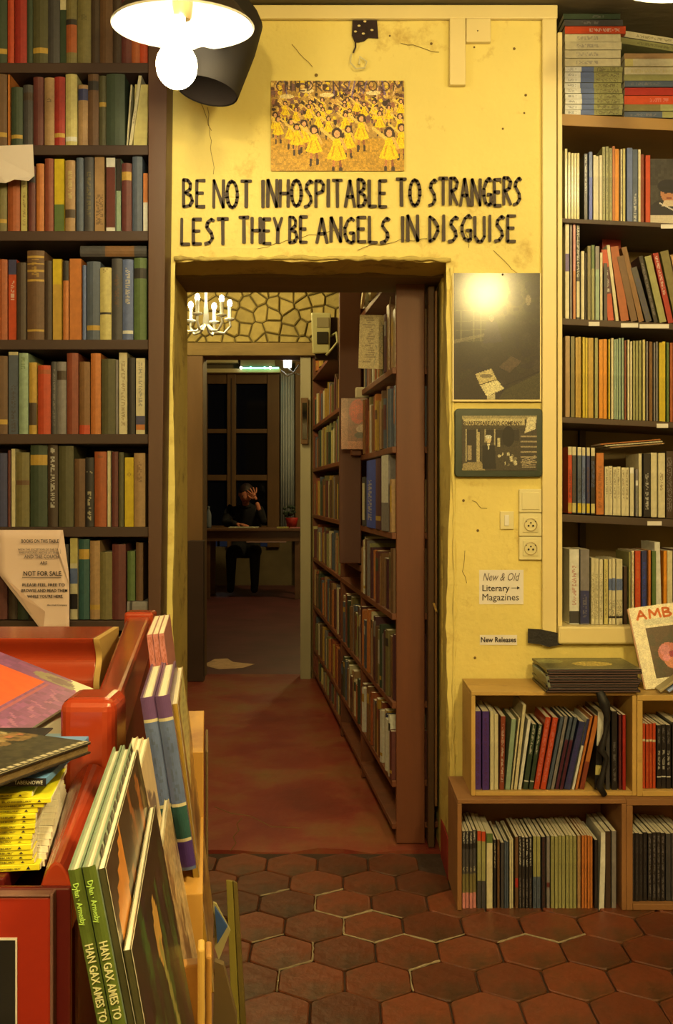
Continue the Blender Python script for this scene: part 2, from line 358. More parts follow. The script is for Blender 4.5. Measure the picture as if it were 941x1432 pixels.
# terracotta hexagons, each tile its own piece
m_tile = mat('terracotta_tile', (134, 62, 25), .42, 9, .32, .3, obj_var=.34, dirt=((60, 46, 18), 5, .44, .70), bscale=30, g=.74)
TW, TP = .163, .1535
tmesh = []
for k in range(7):
    rr = random.Random(k); mb = MB(); h = TW/2*.972; ry = TP/1.5*.972
    pts = []
    for i in range(6):
        a = math.radians(90+60*i); pts.append(Vector((math.cos(a)*h/math.cos(math.radians(30)), math.sin(a)*ry, 0)))
    rim = []
    for i in range(6):
        a, b = pts[i], pts[(i+1) % 6]
        rim += [a.lerp(b, .06), a.lerp(b, .5)*(1+rr.uniform(-.012, .006)), a.lerp(b, .94)]
    top = [(p.x*.965, p.y*.965, .008+rr.uniform(-.0006, .0006)) for p in rim]; mid = [(p.x, p.y, .0055) for p in rim]; bot = [(p.x, p.y, 0) for p in rim]; n = len(rim)
    mb.add(top+mid+bot, [tuple(range(n))]+[(i, i+n, (i+1) % n+n, (i+1) % n) for i in range(n)]+[(i+n, i+2*n, (i+1) % n+2*n, (i+1) % n+n) for i in range(n)])
    me = bpy.data.meshes.new('hexagonal_tile'); me.from_pydata(mb.v, [], mb.f); me.materials.append(m_tile); tmesh.append(me)
TX, TY = .1014, 2.75
cnt = 0
for j in range(-8, 4):
    for i in range(-9, 10):
        x = TX+(i+(.5 if j % 2 else 0))*TW; y = TY+j*TP
        if y > 3.30 or y < 1.5 or x < -1.25 or x > 1.4 or (y > 3.02 and x > .30): continue
        if y > 2.99 and x < -.5: continue
        o = bpy.data.objects.new('hexagonal_tile', tmesh[R.randrange(7)]); COL.objects.link(o); o.parent = fl
        o.location = (x, y, R.uniform(-.0012, .0008)); o.rotation_euler = (R.uniform(-.006, .006), R.uniform(-.006, .006), R.uniform(-.012, .012)); cnt += 1
def hexpt(i, j, k):
    x = TX+(i+(.5 if j % 2 else 0))*TW; y = TY+j*TP; a = math.radians(90+60*k)
    return Vector((x+math.cos(a)*TW/2/math.cos(math.radians(30)), y+math.sin(a)*TP/1.5, .0078))
for (i, j, ks) in [(0, 0, (0, 1, 2, 3, 5)), (-1, 1, (0, 1, 2, 3)), (1, 0, (3, 2)), (-2, 1, (0,)), (1, -2, (0, 1)), (-2, 0, (3,)), (-1, -2, (1, 0)), (2, -1, (0, 5)), (-2, -1, (4,)), (3, 1, (5,)), (3, -1, (0,))]:
    for k in ks:
        a, b = hexpt(i, j, k), hexpt(i, j, k+1); q = [a.lerp(b, t/6)+Vector((R.uniform(-1, 1), R.uniform(-1, 1), 0))*.0012 for t in range(7)]
        MB().tube(q, [.0028*R.uniform(.5, 1.2) for _ in q], 5).build('mortar_line', m_mortar, fl)
# ---------------------------------------------------------------- second doorway and the far room
Y2, Y3 = 6.45, 6.6
dx0, dx1, dz = X_(285, Y2), X_(434, Y2), Z_(497, Y2)
wb = hull('wall_corridor_back', MB().box(-1.75, X_(262, Y2), Y2, Y3, 0, 2.9).box(dx1, .66, Y2, Y3, 0, 2.9).box(X_(262, Y2), dx1, Y2, Y3, Z_(480, Y2), 2.9), mat('dark_stone_joint', (105, 85, 35), .9, 9, .3, .3))  # dark ground that shows between the stones
# rough stones above the doorway, irregular and proud of the joints
def clip(poly, n, d):
    out = []
    for i in range(len(poly)):
        a, b = poly[i], poly[(i+1) % len(poly)]; da, db = n.dot(a)-d, n.dot(b)-d
        if da <= 0: out.append(a)
        if da*db < 0: out.append(a.lerp(b, da/(da-db)))
    return out
m_stone = mat('pale_rubble_stone', (190, 160, 72), .8, 14, .3, .5, obj_var=.16)
rr = random.Random(11); pts = []
for i in range(17):
    for j in range(6): pts.append(Vector((-1.32+i*.092+rr.uniform(-.033, .033), 2.17+j*.085+rr.uniform(-.03, .03))))
sx0, sx1, sz0, sz1 = -1.28, .12, Z_(479, Y2), 2.62
for a in pts:
    poly = [Vector((sx0, sz0)), Vector((sx1, sz0)), Vector((sx1, sz1)), Vector((sx0, sz1))]
    for b in pts:
        if b is a or (b-a).length > .3: continue
        n = (b-a).normalized(); poly = clip(poly, n, n.dot((a+b)/2)-.0045)
        if len(poly) < 3: break
    if len(poly) < 3: continue
    c = sum(poly, Vector((0, 0)))/len(poly); h = rr.uniform(.012, .03)
    n = len(poly); vs = [(p.x, Y2+.001, p.y) for p in poly]+[(p.x, Y2-h*.6, p.y) for p in poly]+[(c.x+(p.x-c.x)*.86, Y2-h, c.y+(p.y-c.y)*.86) for p in poly]
    fs = [tuple(range(2*n, 3*n))]
    for k in range(2):
        for i in range(n): fs.append((k*n+i, k*n+(i+1) % n, (k+1)*n+(i+1) % n, (k+1)*n+i))
    MB().add(vs, fs).build('stone', m_stone, wb)
m_jamb = mat('worn_door_frame', (128, 88, 38), .6, 6, .35, .3, stretch=(1, 1, .2))
d2 = thing('door_2', None, None, (X_(270, Y2), Y2, 0), kind='structure')
bx('lintel', mat('flaking_lintel', (150, 118, 55), .8, 12, .35, .5, stretch=(.3, 1, 1)), d2, -1.3, .1, Y2-.06, Y3+.01, Z_(499, Y2), Z_(481, Y2), .006)
bx('jamb', m_jamb, d2, X_(262, Y2), dx0, Y2-.05, Y3, 0, dz, .004)
bx('jamb', mat('pale_green_jamb', (168, 150, 92), .6, 6, .2, .2, stretch=(1, 1, .2)), d2, X_(420, Y2), dx1+.004, Y2-.02, Y3, 0, dz, .004)
bx('plinth', m_darkshelf, d2, X_(263, Y2-.1), X_(285, Y2-.1), Y2-.12, Y2-.051, .005, .9, .004)
# far room shell
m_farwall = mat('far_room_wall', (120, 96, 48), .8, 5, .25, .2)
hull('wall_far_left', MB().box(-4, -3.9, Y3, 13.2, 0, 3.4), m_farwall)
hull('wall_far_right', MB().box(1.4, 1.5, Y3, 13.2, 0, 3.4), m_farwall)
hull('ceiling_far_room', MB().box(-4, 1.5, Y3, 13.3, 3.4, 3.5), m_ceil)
YG = 13.0
wx0, wx1, wz0, wz1 = X_(284, YG), X_(391, YG), .5, Z_(519, YG)
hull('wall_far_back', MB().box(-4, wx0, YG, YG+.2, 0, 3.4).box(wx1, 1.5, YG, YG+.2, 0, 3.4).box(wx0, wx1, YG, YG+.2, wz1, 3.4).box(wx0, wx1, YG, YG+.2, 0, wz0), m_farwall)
m_wframe = mat('brown_window_frame', (118, 78, 32), .5, 8, .3, .2, stretch=(1, 1, .2))
wn = thing('window_1', None, None, (wx0, YG, wz0), kind='structure')
for a, b in ((284, 290), (318, 330), (374, 391)): bx('window_stile', m_wframe, wn, X_(a, YG), X_(b, YG), YG-.05, YG+.08, wz0, wz1, .006)
for v0, v1 in ((519, 537), (600, 606), (664, 672), (735, 742)): bx('window_rail', m_wframe, wn, X_(290, YG), X_(374, YG), YG-.03, YG+.07, Z_(v1, YG), Z_(v0, YG), .004)
bx('centre_gap', m_darkshelf, wn, X_(323.2, YG), X_(325, YG), YG-.055, YG-.04, wz0, wz1-.1, 0)
m_night = mat('night_glass', (18, 16, 14), .06, 4, .1)
for a, b in ((290, 318), (330, 374)):
    for v0, v1 in ((537, 600), (606, 664), (672, 735)): bx('pane', m_night, wn, X_(a, YG), X_(b, YG), YG+.02, YG+.026, Z_(v1, YG), Z_(v0, YG), 0)
m_spot = mat('reflection_glow', (255, 250, 240), .5, emit=((1, .95, .85), 6))  # small balls glow to imitate bright reflections in the window glass
for u in (290, 305.5):
    t = thing('reflection_spot', ('left' if u < 300 else 'right')+' one of two small white street lights seen through the far window', 'reflection spot', (P(u, 656, 15).x, 15, 0), 'reflection spots beyond the far window')
    MB().ball(P(u, 656.5, 15), .037, 10, 8).build('glow_ball', m_spot, t, smooth=True)
    MB().tube([(t.location.x, 15, -.1), (t.location.x, 15, P(u, 656.5, 15).z-.03)], .02, 6).build('post', m_darkshelf, t)  # thin stand added under the ball
hull('ground_outside', MB().box(-6, 4, 13.35, 18, -.2, -.1), mat('night_pavement', (40, 34, 26), .9))
# ================================================================== BOOKS
PAL = dict(cream=(228,206,130,'cream'), white=(240,226,168,'white'), tan=(178,132,68,'tan'), yellow=(222,182,24,'yellow'), pyel=(216,192,92,'pale yellow'),
 mustard=(200,150,42,'mustard'), orange=(206,112,36,'orange'), rust=(172,76,24,'rust'), redor=(205,62,20,'orange-red'), red=(172,32,20,'red'), brick=(140,56,26,'brick red'),
 maroon=(98,34,26,'maroon'), wine=(76,26,36,'wine'), brown=(104,66,30,'brown'), dkbrown=(62,42,24,'dark brown'), olive=(122,106,46,'olive'), dkol=(78,72,32,'dark olive'),
 green=(86,108,42,'green'), dkgreen=(46,62,34,'dark green'), teal=(36,84,66,'teal'), slate=(76,86,84,'slate'), navy=(46,50,78,'navy'), blue=(44,72,150,'blue'),
 purple=(74,44,104,'purple'), grey=(134,122,96,'grey'), dkgrey=(62,58,48,'dark grey'), black=(30,26,22,'black'), pgreen=(152,170,112,'pale green'), pink=(222,130,100,'pink'),
 bright=(238,140,20,'bright orange'), bgrey=(96,110,126,'blue-grey'), lolive=(160,150,72,'light olive'), brown2=(132,84,34,'mid brown'))
def pc(n, g):
    c = PAL[n][:3]; k = .16
    return alb(tuple(c[i]*(1-k)+(92, 72, 40)[i]*k for i in range(3)), g*.78)
ORD = ['first','second','third','fourth','fifth','sixth','seventh','eighth','ninth','tenth','eleventh','twelfth','thirteenth','fourteenth','fifteenth','sixteenth','seventeenth','eighteenth','nineteenth','twentieth','21st','22nd','23rd','24th','25th','26th','27th','28th','29th','30th','31st','32nd','33rd','34th','35th','36th','37th','38th','39th','40th']
m_pages = mat('page_edges', (226, 204, 140), .8, 4, .10, .25, stretch=(60, .5, .5))
def parse_ops(ops):
    out = []
    for t in (ops or []):
        k = t[0]; rng, c = t[1:].split(':'); a, b = rng.split('-'); out.append((k, float(a)/100, float(b)/100, c))
    return out
def book_mesh(w, h, d, col, ops, hard, g, rnd, two=None):
    """cover: spine (rounded on hardbacks) painted band by band, and two boards"""
    mb = MB(); base = pc(col, g); ops = parse_ops(ops)
    hastext = any(o[0] in 'TU' for o in ops); nz = max(6, int(h/.0032)) if hastext else 16; nx = 7 if hastext else 4
    bul = min(.006, w*.17) if hard else 0
    t = min(.0025 if hard else .0006, w*.2)
    xs = [w*i/nx for i in range(nx+1)]; ys = [-bul*math.sin(math.pi*i/nx) for i in range(nx+1)]
    zs = [h*(1-j/nz) for j in range(nz+1)]
    if hard and ops == [] and w > .016 and rnd.random() < .35: ops = [('B', .12, .24, rnd.choice(['dkbrown', 'mustard', 'black']))] if rnd.random() < .4 else [('S', .1, .13, 'mustard'), ('S', .84, .87, 'mustard')]
    k0 = len(mb.v)
    for z in zs:
        for i in range(nx+1): mb.v.append((xs[i], ys[i], z))
    for j in range(nz):
        f = (j+.5)/nz
        for i in range(nx):
            c = base
            for o, a, b, cn in ops:
                if not a <= f <= b: continue
                if o in 'BS': c = pc(cn, g)
                elif o == 'T' and 1 < i < nx-2 and rnd.random() < (.6 if j % 9 else 0): c = tuple(.45*p+.55*q for p, q in zip(c, pc(cn, g)))
                elif o == 'U' and 0 < i < nx-1 and rnd.random() < .45: c = tuple(.4*p+.6*q for p, q in zip(c, pc(cn, g)))
            k = k0+j*(nx+1)+i
            mb.f.append((k, k+nx+1, k+nx+2, k+1)); mb.c.append(c)
    c2 = pc(two, g) if two else base
    mb.box(0, t, 0, d, 0, h, c2); mb.box(w-t, w, 0, d, 0, h, c2)
    return mb, t
def make_book(name, w, h, d, col, ops, hard, g, rnd, two=None, gloss=None):
    mb, t = book_mesh(w, h, d, col, ops, hard, g, rnd, two)
    gl = gloss if gloss is not None else (not hard)
    o = mb.build(name, M_GLOSS if gl else M_CLOTH, colattr=True)
    e = .003 if hard and h > .1 else .0008
    MB().box(t, w-t, .0015, d-e, e, h-e).build('page_block', m_pages, o)
    return o
SRND = random.Random(21)
ALLBOOKS = []
def label_row(items, phrase):
    """items: list of (object, colour word, noun, band word or None, lean); writes labels that single each one out by look, else by neighbours, else by order"""
    n = len(items); key = [(c, k) for _, c, k, _, _ in items]
    full = [(c, k, b) for _, c, k, b, _ in items]
    tri = [(items[i-1][1] if i else None, items[i][1], items[i][2], items[i+1][1] if i < n-1 else None) for i in range(n)]
    for i, (o, c, k, b, ln) in enumerate(items):
        if key.count(key[i]) == 1: s = f'{"leaning " if ln else ""}{c} {k}'
        elif b and full.count(full[i]) == 1: s = f'{c} {k} with {b}'
        elif i and i < n-1 and tri.count(tri[i]) == 1 and items[i-1][1] != c and items[i+1][1] != c: s = f'{c} {k} between the {items[i-1][1]} and {items[i+1][1]} ones'
        else: s = None
        lab = f'{s} {phrase}' if s else ''
        if s and items[0][3] is None and len(lab.split()) < 4: lab = 'upright '+lab
        if not s or len(lab.split()) > 16: lab = f'{c} {k}, {ORD[i]} from left {phrase}'
        o['label'] = lab; o['category'] = 'book'
def row(data, Yf, vbot, phrase, group, hard=True, depth=.17, g=1.0, slope=0.0, u0=0, zb=None, noun=None, frame=None, gap=.35, jit=.004):
    """data: 'x0-x1@top colour ops lLEAN p|h' entries; x and top read off the picture at the shelf's own distance"""
    items = []
    for e in data.split(';'):
        t = e.split()
        if not t: continue
        xr, top = t[0].split('@'); x0, x1 = (float(q) for q in re.match(r'(-?[\d.]+)-(-?[\d.]+)$', xr).groups()); n = 1
        if '*' in top: top, n = top.split('*'); n = int(n)
        top = float(top); col = t[1]; ops = [q for q in t[2:] if q[0] in 'BSTU']; hd = hard; ln = 0; two = None
        for q in t[2:]:
            if q == 'p': hd = False
            if q == 'h': hd = True
            if q[0] == 'l': ln = float(q[1:])
            if q[0] == '2': two = q[1:]
        stp = (x1-x0)/n
        for k in range(n):
            a, b = x0+stp*k, x0+stp*(k+1)
            yb = vbot+slope*(a-u0)
            X0, X1 = X_(a+gap/2, Yf), X_(b-gap/2, Yf); w = X1-X0
            z0 = zb+( -slope*(a-u0)*Yf/F if slope else 0) if zb is not None else Z_(yb, Yf)
            hh = (yb-(top+slope*(a-u0)))*Yf/F*(1+(SRND.uniform(-.012, .012) if n > 1 else 0))
            nm = noun or ('hardback' if hd else 'paperback')
            o = make_book({'hardback': 'hardback_book', 'paperback': 'paperback_book'}.get(nm, nm.replace(' ', '_')), w, hh, depth*SRND.uniform(.9, 1.04), col, ops, hd, g, SRND, two)
            ang = math.atan2(ln*Yf/F, hh) if ln else 0
            if ang > 0: piv = Matrix.Translation((X1, 0, 0)) @ Matrix.Rotation(ang, 4, 'Y') @ Matrix.Translation((-w, 0, 0))
            else: piv = Matrix.Translation((X0, 0, 0)) @ Matrix.Rotation(ang, 4, 'Y')
            M = Matrix.Translation((0, Yf+SRND.uniform(-jit, jit), z0+.0004)) @ piv
            o.matrix_world = M; o['group'] = group
            op = parse_ops(ops); bw = None
            if op:
                kk, fa, fb, cn = op[0]; bw = (PAL[cn][3]+(' lettering' if kk in 'TU' else ' band'))
            items.append((o, PAL[col][3], nm, bw, ln)); ALLBOOKS.append(o)
    label_row(items, phrase)
    return items

# ------------------------------------------------------------------ left bookcase
YL = 3.0
bc = thing('wooden_bookcase', 'tall dark bookcase of old hardbacks left of the doorway', 'bookcase', (-1.05, YL, 0))
LB = [(88, 'A'), (203, 'B'), (323, 'C'), (475, 'D'), (607, 'E'), (737, 'F'), (868, 'G'), (1000, 'H'), (1130, 'I')]
lx1 = X_(208, YL)
for v, _ in LB:
    zt = Z_(v, YL)
    bx('shelf', m_darkshelf, bc, -1.62, lx1, YL-.002, YL+.26, zt-.03, zt, .002)
bx('shelf', m_darkshelf, bc, -1.62, lx1, YL-.002, YL+.26, Z_(-66, YL)-.03, Z_(-66, YL), .002)
# the end upright widens towards the top
st = MB().hexa([(lx1+.0005, YL-.012, .003), (X_(221, YL), YL-.012, .003), (X_(221, YL), YL+.098, .003), (lx1+.0005, YL+.098, .003)],
   [(lx1+.0005, YL-.012, 2.7), (X_(236, YL), YL-.012, 2.7), (X_(236, YL), YL+.098, 2.7), (lx1+.0005, YL+.098, 2.7)])
st.build('upright', mat('dark_brown_upright', (84, 50, 26), .5, 6, .3, .2, stretch=(1, 1, .15)), bc, .002)
bx('upright', m_darkshelf, bc, lx1+.0006, X_(221, YL)-.004, YL+.1, YL+.26, .003, 2.7, .002)
bx('back_panel', m_darkshelf, bc, -1.62, lx1, YL+.262, YL+.28, .003, 2.7, 0)
LYB = YL+.012
LR = [
 (88, 'on top shelf of left bookcase', '-52--20@-35 brown;-19-10@-30 dkgreen;11-20@-32 redor;21-38@-33 red;38-46@-28 dkgreen;46-67@-35 dkol;67-84@-30 dkgrey B92-96:brown;84-93@-34 dkgreen B0-35:cream p;93-108@-36 olive B50-54:black B55-90:rust;108-127@-38 olive T45-50:dkol;127-140@-30 dkbrown;140-158@-34 brown;158-170@-28 dkbrown;170-184@-32 maroon;184-196@-34 rust;196-207@-30 redor'),
 (203, 'on second shelf of left bookcase', '-52--30@104 rust;-30--8@112 green;-8-10@102 brown;11-15@103 orange p;16-32@121 dkgreen;32-47@117 dkgrey;47-61@107 maroon;62-76@107 tan T28-36:dkbrown;76-91@106 red;92-108@103 pyel B86-96:white;109-123@117 tan B6-24:navy;123-138@99 brown;138-149@104 dkol B38-46:mustard B5-9:mustard;149-175@103 dkgreen;176-179@116 cream l6 p;180-185@104 cream T50-70:dkbrown l14 p;186-206@116 pyel l2 p'),
 (323, 'on third shelf of left bookcase', '-52--26@226 dkgreen;-26--5@222 maroon;-5-10@230 olive;11-28@240 rust;29-38@235 pyel T5-90:brown p;40-50@232 maroon;51-62@228 orange;63-75@221 brick;76-90@221 yellow B64-98:green p;91-105@223 tan B68-80:dkbrown T15-55:pyel;107-117@220 slate;118-131@219 dkgrey T20-80:olive;132-146@218 tan U50-90:dkbrown p;148-161@219 white B10-92:maroon p;162-169@220 pgreen B0-42:black p;170-184@227 maroon;185-199@218 slate;200-207@241 orange B50-98:white p'),
 (475, 'on fourth shelf of left bookcase', '-52--24@366 brown;-24--4@360 dkgrey;-4-10@362 rust;11-23@362 redor B0-18:navy T25-50:white p;24-37@367 dkbrown;38-62@350 brown S6-8:mustard S14-16:mustard S22-24:mustard S32-34:mustard T10-30:mustard S88-90:mustard;62-73@364 dkbrown;74-87@362 mustard B0-30:yellow p;88-96@364 orange B0-22:black;97-114@361 orange S4-6:cream p;115-120@370 bgrey;121-140@365 slate;140-156@374 pyel T0-8:brown S62-65:black;156-171@361 dkgrey T20-60:brown;171-186@362 bgrey T10-55:cream B88-92:white;187-205@360 green'),
 (607, 'on fifth shelf of left bookcase', '-52--28@500 olive;-28--8@506 maroon;-8-11@498 brown;12-26@492 slate T40-98:dkbrown B0-4:cream p;27-40@494 pgreen T5-20:green;41-52@507 mustard B55-85:dkbrown;53-71@511 redor S8-12:rust;72-80@506 dkgrey T10-90:grey;80-93@506 grey;94-110@494 brick;111-126@506 brown2 B85-98:redor;127-141@494 orange;142-162@502 dkol;162-166@503 grey p;166-178@493 cream T10-90:brown p;179-189@500 black S75-77:cream;190-203@501 cream T5-65:slate B76-88:navy B88-95:orange p'),
 (737, 'on sixth shelf of left bookcase', '-52--30@632 dkgreen;-30--8@628 brown;-8-10@634 navy;11-15@630 maroon;16-22@628 cream p;22-41@633 olive S18-20:brown S40-42:brown;42-66@622 dkgreen;67-81@621 dkbrown T5-78:white;82-103@624 dkol;104-119@642 brown;119-131@640 black U20-24:cream T50-90:cream;132-149@632 rust T4-8:brown;150-155@631 cream p;156-165@632 maroon;166-173@633 dkol;174-187@640 yellow T22-28:brown p;187-203@634 tan T12-40:brown'),
 (867, 'on seventh shelf of left bookcase', '-52--30@760 brown;-30--10@764 dkgreen;-10-10@758 maroon;11-24@765 dkbrown;25-40@770 dkgreen T60-75:olive;41-60@764 brown;61-78@768 dkol;79-96@762 dkgrey;98-109@753 cream B2-34:pyel B35-55:bgrey B68-90:black p;110-125@755 teal;126-140@757 tan;140-157@773 olive S12-14:brown S24-26:brown S80-82:brown;157-176@762 maroon'),
 (1000, 'on eighth shelf of left bookcase', '60-90@895 dkol;90-112@892 dkgreen;112-133@896 dkol;134-148@890 green;149-160@892 dkol B10-98:olive;161-176@893 brown;177-204@898 dkgreen'),
]
for vb, ph, dat in LR: row(dat, LYB, vb, ph, 'old hardbacks in the left bookcase', True, .17, zb=Z_(vb, YL))
def flat_book(name, x0, x1, y, d, z0, z1, col, ops, hard, g, label, group=None, rotz=0, two=None, noun=None):
    o = make_book(name, z1-z0, x1-x0, d, col, ops, hard, g, SRND, two)
    o.matrix_world = Matrix.Translation(((x0+x1)/2, y, z0)) @ Matrix.Rotation(rotz, 4, 'Z') @ Matrix.Translation(((x1-x0)/2, 0, 0)) @ Matrix.Rotation(-math.pi/2, 4, 'Y')
    tag(o, label, 'book', group); return o
zt = Z_(360, LYB)+.0035
flat_book('hardback_book', X_(112, LYB), X_(205, LYB), LYB+.004, .13, zt, zt+.032, 'dkgrey', ['B35-82:brown2'], True, 1, 'dark hardback with tan spine label lying across the fourth-shelf books, left bookcase')
z7 = Z_(867, YL)
flat_book('hardback_book', X_(178, LYB), X_(206.8, LYB), LYB, .18, z7+.0005, z7+.055, 'grey', [], True, 1, 'taupe hardback lying flat at the right end of the seventh left shelf')
row('178-189@769 green;190-200@757 brown', LYB+.004, 838, 'standing on the flat taupe book, left bookcase', 'old hardbacks in the left bookcase', zb=z7+.0565, jit=0)

# ------------------------------------------------------------------ right bookcase in its niche
YR = 3.1; SL = .047; U0 = 790
rc = thing('built_in_bookshelf', 'built-in bookshelf set in the wall niche right of the doorway', 'bookshelf', (1.1, YR, .79))
m_rshelf = mat('brown_niche_shelf', (78, 54, 28), .55, 6, .3, .2, stretch=(.3, 1, 1)); m_rtop = mat('golden_brown_shelf', (158, 112, 42), .5, 6, .3, .15, stretch=(.3, 1, 1))
xa, xb = NX0+.0005, 1.5
def sloped(name, v, th, m, y0=YR, y1=NB-.002):
    dzl = SL*(X_(941, YR)-xa)/((941-U0)*YR/F)*0  # (kept level across the depth)
    za = Z_(v, YR); zb_ = za-SL*(xb-xa)
    return MB().hexa([(xa, y0, za-th), (xb, y0, zb_-th), (xb, y1, zb_-th), (xa, y1, za-th)], [(xa, y0, za), (xb, y0, zb_), (xb, y1, zb_), (xa, y1, za)]).build(name, m, rc, .0015)
for v, th, m in ((159, .036, m_rtop), (305, .014, m_rshelf), (445, .02, m_rshelf), (583, .018, m_rshelf), (719, .024, m_rshelf)): sloped('shelf', v, th, m)
bx('batten', m_rshelf, rc, X_(811, NB-.03), X_(819, NB-.03), NB-.03, NB-.001, .8, Z_(186, YR), 0)
for v, us in ((306, ((924, 941),)), (447, ((823, 838), (868, 892), (894, 935))), (585, ((918, 934),)), (722, ((905, 925),))):
    for a, b in us:
        z = Z_(v, YR)-SL*(X_(a, YR)-xa); MB().box(X_(a, YR), X_(b, YR), YR-.0018, YR-.0004, z-.016, z-.003).build('shelf_label', mat('label_card', (225, 205, 150), .6), rc)
YQ = YR+.014
def rrow(vb, dat, ph, g=1.3, depth=.15, **k):
    ff = YQ; return row(dat, ff, vb, ph, 'paperbacks and journals in the niche bookshelf', False, depth, g, SL, U0, Z_(vb, YR)+.0006, **k)
rrow(305, '790-794@206 pyel U50-70:orange;794-810@212*4 pyel T20-80:cream;817-822@212 dkgrey T0-60:white;823-828@210 bgrey B40-98:blue;829-842@214*3 cream;842-856@202*3 lolive T0-90:dkbrown;856-860@200 orange;860-866@203 bright;867-870@204 cream T10-90:dkbrown;871-875@202 pyel;876-884@202 bgrey;884-892@203 slate T60-98:white;892-896@203 cream;896-901@209 brick;902-909@211 redor', 'on second niche shelf')
rrow(445, '790-796@313 cream B30-48:purple;797-800@313 grey;801-805@311 pink B50-98:orange;806-811@313 black U0-55:white B60-98:cream;812-817@350 cream;818-820@352 dkbrown;821-826@342 olive;827-832@340 green B30-98:lolive;832-838@342 grey B30-98:pgreen;839-843@350 cream;844-849@365 dkgrey U40-90:wine;850-859@345 redor B25-62:wine T28-60:white l-9;861-866@338 cream l-13;868-880@340 rust l-15;882-892@352 brown l-20;893-901@338 brown2 l-25;903-912@366 dkgrey U20-95:navy l-22;914-920@350 black T10-90:grey l-22;922-932@350 lolive l-22;934-942@345 red T5-60:white l-22;944-956@342 olive l-22;958-970@346 tan l-22', 'on third niche shelf')
rrow(583, '790-797@470 tan;798-804@470 olive;804-813@470*2 mustard;814-822@471*2 yellow;822-830@471 mustard;831-836@471 lolive;837-849@472*2 bright;850-853@472 yellow;854-858@470 cream;858-872@470*4 pgreen;873-876@472 brick;877-884@472*2 cream;885-897@472*3 lolive;898-902@470 pyel;903-906@472 grey;907-913@472*2 brown2;914-920@472*2 grey;921-931@472*2 lolive B0-98:yellow;932-936@472 green;937-946@472*2 rust;947-962@472*4 olive', 'on fourth niche shelf', noun='journal', gap=.5)
rrow(718, '794-800@625 redor B0-12:cream B85-98:mustard T35-80:black;800-806@625 dkgrey B0-12:cream B85-98:pyel U40-80:brown;807-813@625 slate B0-12:cream B85-98:yellow U40-80:black;814-819@625 bgrey B0-12:cream B85-98:pyel U30-80:black;820-825@625 navy B0-12:cream B85-98:yellow U30-80:brown;826-832@625 black B0-12:cream B85-98:pyel U20-60:bgrey;833-844@632 orange T20-90:brown;845-880@650*6 cream T5-65:dkbrown;881-887@650 cream B0-10:white;888-892@652 grey B25-35:white U40-98:green;893-898@630 cream;899-909@630 black T30-90:white;910-919@628 cream;920-930@628 cream T30-60:brown;931-941@625 dkbrown U10-90:grey;942-960@630 tan', 'on fifth niche shelf')
# book bases on the sill are level
row('796-800@740 slate h;796-810@762 white T20-75:red B82-98:dkgrey p;811-824@762 grey B55-98:navy T60-90:grey p;826-843@775*3 cream U22-92:olive;844-850@776 pyel T15-90:dkbrown;851-871@776*4 cream B30-48:bgrey U62-88:black B88-90:black;872-877@786 dkbrown;879-882@766 lolive;883-887@764 cream T0-98:orange;888-896@764 redor T10-80:orange;897-905@764 navy T15-90:blue;906-910@763 orange;911-917@764 green;918-926@752 white l-3;927-932@764 bright;933-941@764 cream;942-960@762 maroon'.split(';', 1)[1], YQ, 867, 'on bottom niche shelf', 'paperbacks and journals in the niche bookshelf', False, .15, 1.3, zb=.7906)
# flat stacks on the top shelf
ztop = Z_(159, YR)
def rz(x): return ztop-SL*(x-xa)
def stack(xs, z, items, g=1.25, d=.2, y=YQ):
    x0, x1 = X_(xs[0], y), X_(xs[1], y); k = 0; z0 = z
    for (th, col, ops, dx, lab, grp) in items:
        t = th*y/F; o = flat_book('paperback_book', x0+dx*y/F*.3, x1+dx*y/F, y+SRND.uniform(-.003, .003), d, z0, z0+t-.0004, col, ops, False, g, lab, grp); z0 += t
        o.matrix_world = Matrix.Translation((0, 0, 0)) @ o.matrix_world
    return z0
z0 = stack((790, 870), rz(NX0)+.0005, [(7.6, 'lolive', ['B0-28:white', 'T5-20:slate', 'B28-50:bgrey', 'U55-95:dkbrown'], SRND.uniform(-1.5, 1.5), ORD[q]+' patterned paperback up from the top niche shelf, in the left stack', 'nine alike patterned paperbacks in the top niche stack') for q in range(9)])
z0 = stack((790, 868), z0, [(11.4, 'cream', ['T20-60:grey'], SRND.uniform(-1, 1), ORD[q]+' thick cream paperback above the patterned ones, left stack of top niche shelf', 'four alike thick cream paperbacks in the top niche stack') for q in range(4)])
z0 = stack((790, 875), z0, [(11, 'redor', ['T40-90:white'], 0, 'orange-red paperback on the cream ones, left stack of top niche shelf', None), (9, 'dkgrey', ['T30-60:grey'], -4, 'lower dark grey paperback topping the left stack of the top niche shelf', None), (8, 'dkgreen', ['T50-70:grey'], -8, 'topmost dark paperback of the left stack on the top niche shelf', None)])
y2 = YQ
z0 = stack((873, 962), rz(X_(960, YQ))+.004+SL*.15, [(9, 'slate', ['B60-98:lolive', 'T10-50:grey'], 0, 'bottom slate and olive book of the right stack on top niche shelf', None), (9.5, 'olive', ['B55-98:lolive'], 0, 'olive book second from bottom in right stack, top niche shelf', None), (13, 'redor', ['T40-70:pink'], 0, 'lower orange-red book in the right stack, top niche shelf', None), (11, 'red', [], 2, 'upper red book in the right stack, top niche shelf', None), (9, 'slate', ['T10-60:grey'], 0, 'slate book above the red one, right stack of top niche shelf', None), (9, 'lolive', [], -2, 'light olive book in the middle of the right stack, top niche shelf', None), (11, 'cream', ['T10-90:pyel'], 2, 'cream book above the light olive one, right stack, top niche shelf', None), (11, 'pyel', ['B15-90:cream'], 2, 'pale yellow book below the tan one, right stack, top niche shelf', None), (8, 'tan', [], 0, 'tan book near the top of the right stack, top niche shelf', None)])
